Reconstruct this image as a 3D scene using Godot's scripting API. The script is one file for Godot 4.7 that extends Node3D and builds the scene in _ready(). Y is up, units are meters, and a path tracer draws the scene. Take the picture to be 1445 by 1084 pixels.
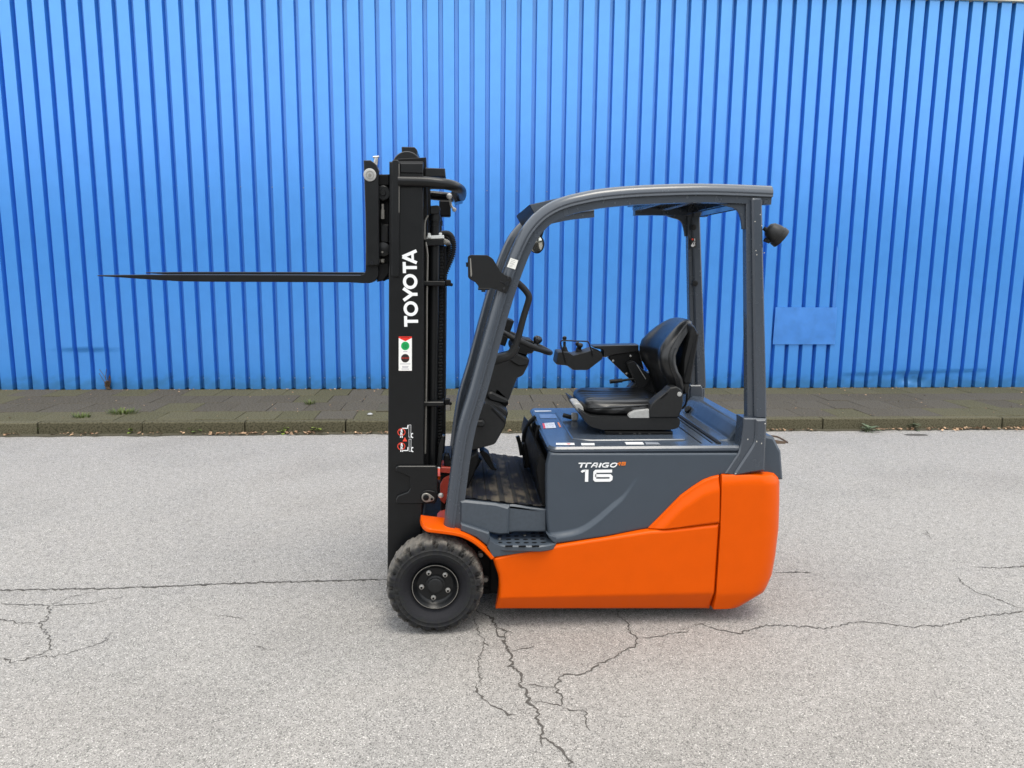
extends Node3D
# A three-wheel electric forklift parked on a worn asphalt yard in front of a blue profiled-sheet wall.
# World: x to the right along the wall, y up, z towards the camera. The forklift node stands under its front axle.


# ---------------------------------------------------------------- mesh building
class Soup:
	# triangles, counter-clockwise seen from outside
	var t := PackedVector3Array()
	var c := PackedColorArray()
	var xf := Transform3D()

	func tri(a: Vector3, b: Vector3, d: Vector3) -> void:
		t.append(xf * a); t.append(xf * b); t.append(xf * d)

	func quad(a: Vector3, b: Vector3, d: Vector3, e: Vector3) -> void:
		tri(a, b, d); tri(a, d, e)

	func join(o: Soup) -> void:
		t.append_array(o.t)

	func mirrored() -> Soup:
		var o := Soup.new()
		for i in range(0, t.size(), 3):
			for k in [0, 2, 1]:
				var p := t[i + k]
				o.t.append(Vector3(p.x, p.y, -p.z))
		return o

	func moved(by: Vector3) -> Soup:
		var o := Soup.new()
		for p in t:
			o.t.append(p + by)
		return o

	static func area2(p: PackedVector2Array) -> float:
		var a := 0.0
		for i in p.size():
			a += p[i].cross(p[(i + 1) % p.size()])
		return a

	static func inset(p: PackedVector2Array, d: float) -> PackedVector2Array:
		var out := PackedVector2Array()
		var n := p.size()
		for i in n:
			var e0 := (p[i] - p[(i + n - 1) % n]).normalized()
			var e1 := (p[(i + 1) % n] - p[i]).normalized()
			var n0 := Vector2(-e0.y, e0.x)
			var n1 := Vector2(-e1.y, e1.x)
			var m := n0 + n1
			var k := maxf(0.35, 1.0 + n0.dot(n1))
			out.append(p[i] + m * (d / k))
		return out

	# outline in x,y pushed from z0 (back) to z1 (front), edges chamfered by bev
	func prism(outline: PackedVector2Array, z0: float, z1: float, bev := 0.003) -> void:
		var p := outline.duplicate()
		if area2(p) < 0.0:
			p.reverse()
		var clean := PackedVector2Array()
		for v in p:
			if clean.is_empty() or clean[clean.size() - 1].distance_to(v) > 0.0004:
				clean.append(v)
		while clean.size() > 3 and clean[0].distance_to(clean[clean.size() - 1]) < 0.0004:
			clean.remove_at(clean.size() - 1)
		p = clean
		var n := p.size()
		var q := p
		var idx := PackedInt32Array()
		for k in [1.0, 0.6, 0.35, 0.2, 0.1, 0.0]:
			q = inset(p, bev * k) if bev * k > 0.0 else p
			idx = Geometry2D.triangulate_polygon(q)
			if idx.size() == (n - 2) * 3:
				break
		for i in range(0, idx.size(), 3):
			var a := q[idx[i]]
			var b := q[idx[i + 1]]
			var d := q[idx[i + 2]]
			if (b - a).cross(d - a) < 0.0:
				var s := b
				b = d
				d = s
			tri(Vector3(a.x, a.y, z1), Vector3(b.x, b.y, z1), Vector3(d.x, d.y, z1))
			tri(Vector3(a.x, a.y, z0), Vector3(d.x, d.y, z0), Vector3(b.x, b.y, z0))
		for i in n:
			var j := (i + 1) % n
			var a := p[i]
			var b := p[j]
			quad(Vector3(a.x, a.y, z0 + bev), Vector3(b.x, b.y, z0 + bev), Vector3(b.x, b.y, z1 - bev), Vector3(a.x, a.y, z1 - bev))
			if bev > 0.0:
				var c0 := q[i]
				var c1 := q[j]
				quad(Vector3(a.x, a.y, z1 - bev), Vector3(b.x, b.y, z1 - bev), Vector3(c1.x, c1.y, z1), Vector3(c0.x, c0.y, z1))
				quad(Vector3(c0.x, c0.y, z0), Vector3(c1.x, c1.y, z0), Vector3(b.x, b.y, z0 + bev), Vector3(a.x, a.y, z0 + bev))

	func box(at: Vector3, size: Vector3, bev := 0.003) -> void:
		var old := xf
		xf = old * Transform3D(Basis(), at)
		var h := size * 0.5
		var b := minf(bev, minf(h.x, minf(h.y, h.z)) * 0.8)
		prism(PackedVector2Array([Vector2(-h.x + b, -h.y), Vector2(h.x - b, -h.y), Vector2(h.x, -h.y + b), Vector2(h.x, h.y - b), Vector2(h.x - b, h.y), Vector2(-h.x + b, h.y), Vector2(-h.x, h.y - b), Vector2(-h.x, -h.y + b)]), -h.z, h.z, b)
		xf = old

	# rings of equal size, each counter-clockwise seen from the end of the row
	func loft(rings: Array, caps := true) -> void:
		for k in rings.size() - 1:
			var a: PackedVector3Array = rings[k]
			var b: PackedVector3Array = rings[k + 1]
			for i in a.size():
				var j := (i + 1) % a.size()
				quad(a[i], a[j], b[j], b[i])
		if caps:
			for e in [0, rings.size() - 1]:
				var r: PackedVector3Array = rings[e]
				var m := Vector3()
				for v in r:
					m += v / r.size()
				for i in r.size():
					var j := (i + 1) % r.size()
					if e == 0:
						tri(m, r[j], r[i])
					else:
						tri(m, r[i], r[j])

	func tube(path: PackedVector3Array, radius: float, sides := 10, caps := true, flat := 1.0) -> void:
		var rings := []
		var up := Vector3(0.13, 0.2, 1.0).normalized()
		for i in path.size():
			var d := (path[mini(i + 1, path.size() - 1)] - path[maxi(i - 1, 0)]).normalized()
			var s := up.cross(d)
			if s.length() < 0.05:
				s = Vector3(0, 1, 0).cross(d)
			s = s.normalized()
			up = d.cross(s).normalized()
			var ring := PackedVector3Array()
			for k in sides:
				var a := TAU * k / sides
				ring.append(path[i] + s * (cos(a) * radius * flat) + up * (sin(a) * radius))
			rings.append(ring)
		loft(rings, caps)

	# profile of [radius, height] pairs turned about +z of the transform
	func lathe(prof: Array, where: Transform3D, seg := 32) -> void:
		var old := xf
		xf = old * where
		for i in prof.size() - 1:
			for k in seg:
				var a0 := TAU * k / seg
				var a1 := TAU * (k + 1) / seg
				var r0: float = prof[i][0]
				var r1: float = prof[i + 1][0]
				var h0: float = prof[i][1]
				var h1: float = prof[i + 1][1]
				quad(Vector3(cos(a0) * r0, sin(a0) * r0, h0), Vector3(cos(a1) * r0, sin(a1) * r0, h0), Vector3(cos(a1) * r1, sin(a1) * r1, h1), Vector3(cos(a0) * r1, sin(a0) * r1, h1))
		xf = old

	# flat stroke of width w along a path in x,y, raised from z0 to z1
	func stroke(path: PackedVector2Array, w: float, z0: float, z1: float, closed := false) -> void:
		var n := path.size()
		var l := PackedVector2Array()
		var r := PackedVector2Array()
		for i in n:
			var e0 := Vector2()
			var e1 := Vector2()
			if i > 0 or closed:
				e0 = (path[i] - path[(i + n - 1) % n]).normalized()
			if i < n - 1 or closed:
				e1 = (path[(i + 1) % n] - path[i]).normalized()
			if e0 == Vector2():
				e0 = e1
			if e1 == Vector2():
				e1 = e0
			var m := Vector2(-e0.y - e1.y, e0.x + e1.x)
			m *= w * 0.5 / maxf(0.4, 1.0 + e0.dot(e1))
			l.append(path[i] + m)
			r.append(path[i] - m)
		for i in (n if closed else n - 1):
			var j := (i + 1) % n
			quad(Vector3(r[i].x, r[i].y, z1), Vector3(r[j].x, r[j].y, z1), Vector3(l[j].x, l[j].y, z1), Vector3(l[i].x, l[i].y, z1))
			quad(Vector3(r[i].x, r[i].y, z0), Vector3(r[j].x, r[j].y, z0), Vector3(r[j].x, r[j].y, z1), Vector3(r[i].x, r[i].y, z1))
			quad(Vector3(l[j].x, l[j].y, z0), Vector3(l[i].x, l[i].y, z0), Vector3(l[i].x, l[i].y, z1), Vector3(l[j].x, l[j].y, z1))

	func mesh(deg := 40.0) -> ArrayMesh:
		var n := t.size()
		var unit := PackedVector3Array()
		var big := PackedVector3Array()
		var at := {}
		for f in n / 3:
			var w := (t[f * 3 + 1] - t[f * 3]).cross(t[f * 3 + 2] - t[f * 3])
			big.append(w)
			unit.append(w.normalized())
		for i in n:
			var key := Vector3i((t[i] * 20000.0).round())
			if not at.has(key):
				at[key] = []
			at[key].append(i / 3)
		var lim := cos(deg_to_rad(deg))
		var v := PackedVector3Array()
		var nn := PackedVector3Array()
		var cc := PackedColorArray()
		for f in n / 3:
			if unit[f] == Vector3():
				continue
			for k in [0, 2, 1]:
				var i: int = f * 3 + k
				var s := Vector3()
				for g in at[Vector3i((t[i] * 20000.0).round())]:
					if unit[g].dot(unit[f]) > lim:
						s += big[g]
				v.append(t[i])
				nn.append(s.normalized() if s.length_squared() > 0.0 else unit[f])
				if c.size() == n:
					cc.append(c[i])
		var arr := []
		arr.resize(Mesh.ARRAY_MAX)
		arr[Mesh.ARRAY_VERTEX] = v
		arr[Mesh.ARRAY_NORMAL] = nn
		if cc.size():
			arr[Mesh.ARRAY_COLOR] = cc
		var m := ArrayMesh.new()
		m.add_surface_from_arrays(Mesh.PRIMITIVE_TRIANGLES, arr)
		return m


func pts(a: Array) -> PackedVector2Array:
	var p := PackedVector2Array()
	for i in range(0, a.size(), 2):
		p.append(Vector2(a[i], a[i + 1]))
	return p


# corners of an outline cut to arcs of about radius r
func rounded(p: PackedVector2Array, r: float, steps := 4) -> PackedVector2Array:
	var out := PackedVector2Array()
	var n := p.size()
	for i in n:
		var a := p[(i + n - 1) % n]
		var b := p[i]
		var c := p[(i + 1) % n]
		var k := minf(r, minf(a.distance_to(b), b.distance_to(c)) * 0.48)
		var s := b + (a - b).normalized() * k
		var e := b + (c - b).normalized() * k
		for j in steps + 1:
			var u := float(j) / steps
			out.append(s.lerp(b, u).lerp(b.lerp(e, u), u))
	return out


# a smooth curve through the points
func curve2(p: PackedVector2Array, steps := 5) -> PackedVector2Array:
	var out := PackedVector2Array()
	var n := p.size()
	for i in n - 1:
		for j in steps:
			out.append(p[i].cubic_interpolate(p[i + 1], p[maxi(i - 1, 0)], p[mini(i + 2, n - 1)], float(j) / steps))
	out.append(p[n - 1])
	return out


func curve3(p: PackedVector3Array, steps := 5) -> PackedVector3Array:
	var out := PackedVector3Array()
	var n := p.size()
	for i in n - 1:
		for j in steps:
			out.append(p[i].cubic_interpolate(p[i + 1], p[maxi(i - 1, 0)], p[mini(i + 2, n - 1)], float(j) / steps))
	out.append(p[n - 1])
	return out


func v3(list: Array) -> PackedVector3Array:
	return PackedVector3Array(list)


# height of a polyline at x
func at_x(p: PackedVector2Array, x: float) -> float:
	if x <= p[0].x:
		return p[0].y
	for i in p.size() - 1:
		if x <= p[i + 1].x:
			return lerpf(p[i].y, p[i + 1].y, (x - p[i].x) / maxf(1e-6, p[i + 1].x - p[i].x))
	return p[p.size() - 1].y


func circle(r: float, n := 20, at := Vector2()) -> PackedVector2Array:
	var p := PackedVector2Array()
	for i in n:
		p.append(at + Vector2(cos(TAU * i / n), sin(TAU * i / n)) * r)
	return p


func ellipse(at: Vector2, rx: float, ry: float, n := 24) -> PackedVector2Array:
	var p := PackedVector2Array()
	for i in n:
		p.append(at + Vector2(cos(TAU * i / n) * rx, sin(TAU * i / n) * ry))
	return p


# along turns +z of a lathe or prism into a direction
func along(at: Vector3, dir: Vector3) -> Transform3D:
	var z := dir.normalized()
	var x := Vector3(0, 1, 0).cross(z)
	if x.length() < 0.01:
		x = Vector3(1, 0, 0)
	x = x.normalized()
	return Transform3D(Basis(x, z.cross(x), z), at)


func part(called: String, s: Soup, m: Material, parent: Node, deg := 40.0) -> MeshInstance3D:
	var o := MeshInstance3D.new()
	o.name = called
	o.mesh = s.mesh(deg)
	o.material_override = m
	parent.add_child(o, true)
	return o


func again(called: String, src: MeshInstance3D, parent: Node, at: Vector3) -> MeshInstance3D:
	var o := MeshInstance3D.new()
	o.name = called
	o.mesh = src.mesh
	o.material_override = src.material_override
	o.position = at
	parent.add_child(o, true)
	return o


func tag(o: Node, label: String, category := "", group := "", kind := "") -> void:
	o.set_meta("label", label)
	if category:
		o.set_meta("category", category)
	if group:
		o.set_meta("group", group)
	if kind:
		o.set_meta("kind", kind)


func setting(called: String) -> Node3D:
	var o := Node3D.new()
	o.name = called
	o.set_meta("kind", "structure")
	add_child(o, true)
	return o


# a printed picture on a thin quad: corners from upper left, clockwise seen from the front
func print_on(called: String, im: Image, a: Vector3, b: Vector3, c: Vector3, d: Vector3, parent: Node, rough := 0.35) -> MeshInstance3D:
	var st := SurfaceTool.new()
	st.begin(Mesh.PRIMITIVE_TRIANGLES)
	var p := [a, b, c, a, c, d]
	var uv := [Vector2(0, 0), Vector2(1, 0), Vector2(1, 1), Vector2(0, 0), Vector2(1, 1), Vector2(0, 1)]
	var nrm := -(b - a).cross(c - a).normalized()
	for i in 6:
		st.set_uv(uv[i])
		st.set_normal(nrm)
		st.add_vertex(p[i])
	var m := StandardMaterial3D.new()
	m.albedo_texture = ImageTexture.create_from_image(im)
	m.roughness = rough
	var o := MeshInstance3D.new()
	o.name = called
	o.mesh = st.commit()
	o.material_override = m
	parent.add_child(o, true)
	return o


func blank(w: int, h: int, c: Color) -> Image:
	var im := Image.create(w, h, false, Image.FORMAT_RGB8)
	im.fill(c)
	return im


func disc(im: Image, cx: int, cy: int, r: int, c: Color) -> void:
	for y in range(cy - r, cy + r + 1):
		for x in range(cx - r, cx + r + 1):
			if (x - cx) * (x - cx) + (y - cy) * (y - cy) <= r * r and x >= 0 and y >= 0 and x < im.get_width() and y < im.get_height():
				im.set_pixel(x, y, c)


# ---------------------------------------------------------------- materials
func lin(r: float, g: float, b: float) -> Color:
	return Color(r, g, b).linear_to_srgb()


func noise(freq: float, type := FastNoiseLite.TYPE_SIMPLEX_SMOOTH, oct := 4, sd := 1) -> FastNoiseLite:
	var n := FastNoiseLite.new()
	n.noise_type = type
	n.frequency = freq
	n.fractal_octaves = oct
	n.seed = sd
	return n


func noise_tex(freq: float, stops: Array, cols: Array, type := FastNoiseLite.TYPE_SIMPLEX_SMOOTH, oct := 4, size := 512, sd := 1) -> NoiseTexture2D:
	var t := NoiseTexture2D.new()
	t.width = size
	t.height = size
	t.seamless = true
	t.noise = noise(freq, type, oct, sd)
	var g := Gradient.new()
	g.offsets = PackedFloat32Array(stops)
	g.colors = PackedColorArray(cols)
	t.color_ramp = g
	return t


func bumps(freq: float, strength: float, type := FastNoiseLite.TYPE_SIMPLEX_SMOOTH, oct := 4, size := 512, sd := 1) -> NoiseTexture2D:
	var t := NoiseTexture2D.new()
	t.width = size
	t.height = size
	t.seamless = true
	t.as_normal_map = true
	t.bump_strength = strength
	t.noise = noise(freq, type, oct, sd)
	return t


func mat(c: Color, rough: float, metal := 0.0, spec := 0.5) -> StandardMaterial3D:
	var m := StandardMaterial3D.new()
	m.albedo_color = c
	m.roughness = rough
	m.metallic = metal
	m.metallic_specular = spec
	return m


# colour and gloss broken up by a texture laid from three sides
func worn(m: StandardMaterial3D, scale: float, albedo: Texture2D, rough: Texture2D = null, nrm: Texture2D = null, nscale := 0.3) -> StandardMaterial3D:
	m.uv1_triplanar = true
	m.uv1_scale = Vector3.ONE * scale
	if albedo:
		m.albedo_texture = albedo
	if rough:
		m.roughness_texture = rough
		m.roughness_texture_channel = BaseMaterial3D.TEXTURE_CHANNEL_RED
	if nrm:
		m.normal_enabled = true
		m.normal_texture = nrm
		m.normal_scale = nscale
	return m


var M := {}


func make_materials() -> void:
	var g := func(x: float) -> Color: return Color(x, x, x)
	var smear := noise_tex(0.012, [0.0, 0.45, 0.7, 1.0], [Color(0.93, 0.925, 0.92), Color(0.975, 0.975, 0.975), Color(1, 1, 1), Color(1, 0.995, 0.985)], FastNoiseLite.TYPE_SIMPLEX_SMOOTH, 5, 512, 3)
	var gloss := noise_tex(0.02, [0.0, 0.5, 1.0], [Color(0.82, 0.82, 0.82), Color(0.92, 0.92, 0.92), Color(1, 1, 1)], FastNoiseLite.TYPE_SIMPLEX_SMOOTH, 5, 512, 4)
	var clean := noise_tex(0.012, [0.0, 0.5, 1.0], [Color(0.975, 0.975, 0.975), Color(0.99, 0.99, 0.99), Color(1, 1, 1)], FastNoiseLite.TYPE_SIMPLEX_SMOOTH, 4, 512, 13)
	var even := noise_tex(0.015, [0.0, 0.5, 1.0], [Color(0.93, 0.93, 0.93), Color(0.96, 0.96, 0.96), Color(1, 1, 1)], FastNoiseLite.TYPE_SIMPLEX_SMOOTH, 3, 512, 14)
	var grain := bumps(0.25, 1.2, FastNoiseLite.TYPE_SIMPLEX_SMOOTH, 2, 512, 5)
	var chips := noise_tex(0.045, [0.0, 0.11, 0.115, 1.0], [Color(4, 4, 4), Color(3.2, 3.2, 3.0), Color(1, 1, 1), Color(0.92, 0.92, 0.92)], FastNoiseLite.TYPE_CELLULAR, 1, 512, 12)
	M.black_paint = worn(mat(lin(0.0050, 0.0056, 0.0066), 0.36, 0.0, 0.40), 1.7, smear, gloss)
	M.black_dull = worn(mat(lin(0.0042, 0.0044, 0.005), 0.6, 0.0, 0.3), 2.0, smear, gloss)
	M.black_gloss = mat(lin(0.012, 0.013, 0.016), 0.18)
	M.plastic = worn(mat(lin(0.0105, 0.011, 0.0118), 0.55, 0.0, 0.42), 5.0, smear, gloss, grain, 0.25)
	M.plastic_dark = worn(mat(lin(0.0055, 0.006, 0.0068), 0.55, 0.0, 0.38), 5.0, smear, gloss, grain, 0.2)
	M.vinyl = worn(mat(lin(0.0055, 0.006, 0.007), 0.34, 0.0, 0.5), 7.0, null, gloss, bumps(0.12, 1.5, FastNoiseLite.TYPE_CELLULAR, 1, 512, 8), 0.12)
	M.cloth = worn(mat(lin(0.014, 0.0145, 0.016), 0.62), 9.0, smear, null, grain, 0.3)
	M.grey = worn(mat(lin(0.047, 0.060, 0.078), 0.36, 0.0, 0.42), 1.3, clean, even)
	M.grey_plastic = worn(mat(lin(0.052, 0.065, 0.082), 0.46, 0.0, 0.45), 6.0, smear, gloss, grain, 0.12)
	M.lid = worn(mat(lin(0.052, 0.066, 0.088), 0.22), 1.6, smear, gloss)
	M.guard = worn(mat(lin(0.040, 0.050, 0.066), 0.28, 0.0, 0.58), 1.9, clean, even)
	M.orange = worn(mat(lin(0.63, 0.080, 0.0004), 0.34, 0.0, 0.24), 1.1, clean, even)
	M.red = worn(mat(lin(0.32, 0.035, 0.02), 0.55), 3.0, smear, gloss)
	M.steel = worn(mat(lin(0.48, 0.47, 0.45), 0.38, 0.85), 6.0, smear, gloss)
	M.dull_steel = worn(mat(lin(0.25, 0.24, 0.22), 0.5, 0.6), 6.0, smear, gloss)
	M.white = mat(lin(0.78, 0.79, 0.80), 0.45)
	M.white_plastic = mat(lin(0.62, 0.63, 0.62), 0.5)
	M.print_orange = mat(lin(0.85, 0.2, 0.01), 0.45)
	M.print_red = mat(lin(0.75, 0.06, 0.03), 0.45)
	M.pale_grey = worn(mat(lin(0.36, 0.36, 0.35), 0.55), 6.0, smear, gloss)
	M.hose = mat(lin(0.006, 0.006, 0.0065), 0.55, 0.0, 0.4)
	M.mirror = mat(lin(0.55, 0.55, 0.5), 0.12, 0.9)
	# tyre rubber takes its dust from vertex colours
	M.rubber = worn(mat(Color.WHITE, 0.86), 6.0, noise_tex(0.03, [0.0, 0.5, 1.0], [Color(0.7, 0.7, 0.7), Color(0.9, 0.9, 0.9), Color(1, 1, 1)], FastNoiseLite.TYPE_SIMPLEX_SMOOTH, 5, 512, 9), null, bumps(0.08, 3.0, FastNoiseLite.TYPE_SIMPLEX_SMOOTH, 4, 512, 10), 0.5)
	M.rubber.vertex_color_use_as_albedo = true
	M.chip = mat(lin(0.5, 0.48, 0.44), 0.6)
	# rubber floor mat with trodden-in dust
	M.mat = worn(mat(lin(0.016, 0.019, 0.026), 0.5), 1.0, smear, gloss, grain, 0.2)
	M.dust = mat(lin(0.13, 0.115, 0.095), 0.9)
	# blue coil-coated sheet
	M.sheet = worn(mat(lin(0.058, 0.290, 0.79), 0.27, 0.27, 0.78), 0.9, noise_tex(0.008, [0.0, 0.5, 1.0], [Color(0.965, 0.967, 0.97), Color(0.985, 0.985, 0.985), Color(1, 1, 1)], FastNoiseLite.TYPE_SIMPLEX_SMOOTH, 5, 512, 21), even)
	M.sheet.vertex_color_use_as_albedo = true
	M.patch = worn(mat(lin(0.064, 0.258, 0.73), 0.36, 0.25, 0.6), 0.7, smear, null)
	M.trim = mat(lin(0.62, 0.58, 0.42), 0.5)
	M.screw = mat(lin(0.22, 0.3, 0.42), 0.4, 0.5)
	M.foliage = worn(mat(lin(0.028, 0.048, 0.016), 0.9), 0.4, noise_tex(0.05, [0.0, 0.5, 1.0], [Color(0.4, 0.45, 0.35), Color(0.8, 0.8, 0.75), Color(1, 1, 0.9)]))
	# asphalt
	M.asphalt = mat(Color.WHITE, 0.92, 0.0, 0.35)
	var tile := asphalt_tile()
	M.asphalt.albedo_texture = ImageTexture.create_from_image(tile[0])
	M.asphalt.normal_enabled = true
	M.asphalt.normal_texture = ImageTexture.create_from_image(tile[1])
	M.asphalt.normal_scale = 0.4
	M.asphalt.uv1_triplanar = true
	M.asphalt.uv1_world_triplanar = true
	M.asphalt.uv1_scale = Vector3.ONE / 2.3
	M.asphalt.vertex_color_use_as_albedo = true
	M.crack = worn(mat(lin(0.066, 0.06, 0.053), 0.95), 9.0, smear)
	# paving and kerb concrete
	var conc := noise_tex(0.035, [0.0, 0.35, 0.6, 1.0], [Color(0.5, 0.5, 0.48), Color(0.85, 0.85, 0.84), Color(1, 1, 1), Color(1.15, 1.12, 1.05)], FastNoiseLite.TYPE_SIMPLEX_SMOOTH, 6, 512, 31)
	var cbump := bumps(0.09, 4.0, FastNoiseLite.TYPE_SIMPLEX_SMOOTH, 4, 512, 32)
	for k in 3:
		M["slab_%d" % k] = worn(mat(lin(0.090 + 0.004 * k, 0.080 + 0.004 * k, 0.064 + 0.004 * k), 1.0, 0.0, 0.2), 2.2 + 0.31 * k, conc, null, cbump, 0.5)
		M["moss_%d" % k] = worn(mat(lin(0.096 + 0.006 * k, 0.090 + 0.005 * k, 0.056 + 0.004 * k), 1.0, 0.0, 0.2), 2.4 + 0.27 * k, conc, null, cbump, 0.7)
		M["kerb_%d" % k] = worn(mat(lin(0.094 + 0.012 * k, 0.086 + 0.011 * k, 0.056 + 0.008 * k), 1.0, 0.0, 0.2), 2.0 + 0.37 * k, conc, null, cbump, 0.7)
	M.soil = worn(mat(lin(0.066, 0.058, 0.036), 0.98), 3.0, conc, null, cbump, 0.8)
	M.leaf_dry = mat(Color.WHITE, 0.9)
	M.leaf_dry.vertex_color_use_as_albedo = true
	M.blade = mat(Color.WHITE, 0.75)
	M.blade.vertex_color_use_as_albedo = true
	M.blade.backlight_enabled = true
	M.blade.backlight = Color(0.25, 0.3, 0.1)
	M.twig = worn(mat(lin(0.075, 0.048, 0.03), 0.9), 8.0, smear)


# one tile of worn asphalt: pale stones set close in darker binder, and the relief of it
func asphalt_tile() -> Array:
	var n := 2048
	var cell := noise(0.26, FastNoiseLite.TYPE_CELLULAR, 1, 41)
	cell.fractal_type = FastNoiseLite.FRACTAL_NONE
	cell.cellular_return_type = FastNoiseLite.RETURN_DISTANCE2_SUB
	cell.cellular_distance_function = FastNoiseLite.DISTANCE_EUCLIDEAN
	var tint := noise(0.26, FastNoiseLite.TYPE_CELLULAR, 1, 41)
	tint.fractal_type = FastNoiseLite.FRACTAL_NONE
	tint.cellular_return_type = FastNoiseLite.RETURN_CELL_VALUE
	var gap := cell.get_seamless_image(n, n, false, false, 0.004).get_data()
	var tone := tint.get_seamless_image(n, n, false, false, 0.004).get_data()
	var soft := noise(0.02, FastNoiseLite.TYPE_SIMPLEX_SMOOTH, 4, 43).get_seamless_image(n, n).get_data()
	var rgb := PackedByteArray()
	rgb.resize(n * n * 3)
	var hgt := PackedByteArray()
	hgt.resize(n * n)
	for i in n * n:
		var k := clampf(gap[i] / 110.0, 0.0, 1.0)
		var stone := tone[i] / 255.0
		var v := lerpf(0.445, 0.575 + 0.13 * stone, k) * (0.94 + 0.12 * soft[i] / 255.0)
		if stone > 0.93:
			v += 0.09
		elif stone < 0.12:
			v -= 0.12
		rgb[i * 3] = int(clampf(v * 1.018, 0, 1) * 255.0)
		rgb[i * 3 + 1] = int(clampf(v * 0.995, 0, 1) * 255.0)
		rgb[i * 3 + 2] = int(clampf(v * 0.966, 0, 1) * 255.0)
		hgt[i] = int(clampf(k * 0.8 + stone * 0.2, 0, 1) * 255.0)
	var im := Image.create_from_data(n, n, false, Image.FORMAT_RGB8, rgb)
	var h := Image.create_from_data(n, n, false, Image.FORMAT_L8, hgt)
	h.convert(Image.FORMAT_RGB8)
	h.bump_map_to_normal_map(3.0)
	return [im, h]


# ---------------------------------------------------------------- the yard
const FLAT := Basis(Vector3(1, 0, 0), Vector3(0, 0, -1), Vector3(0, 1, 0))     # outline x,y -> ground x,-z
const SIDE := Basis(Vector3(0, 0, -1), Vector3(0, 1, 0), Vector3(1, 0, 0))     # outline x,y -> -z,y pushed along x

const WALL_Z := -9.62
const PITCH := 0.1892
const RIB0 := -5.163
const PAVE := 0.126


func steps_between(list: Array) -> PackedFloat32Array:
	# [from, to, step, from, to, step ...]
	var out := PackedFloat32Array()
	for i in range(0, list.size(), 3):
		var n := int(round((list[i + 1] - list[i]) / list[i + 2]))
		for k in n:
			out.append(lerpf(list[i], list[i + 1], float(k) / n))
	out.append(list[list.size() - 2])
	return out


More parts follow.
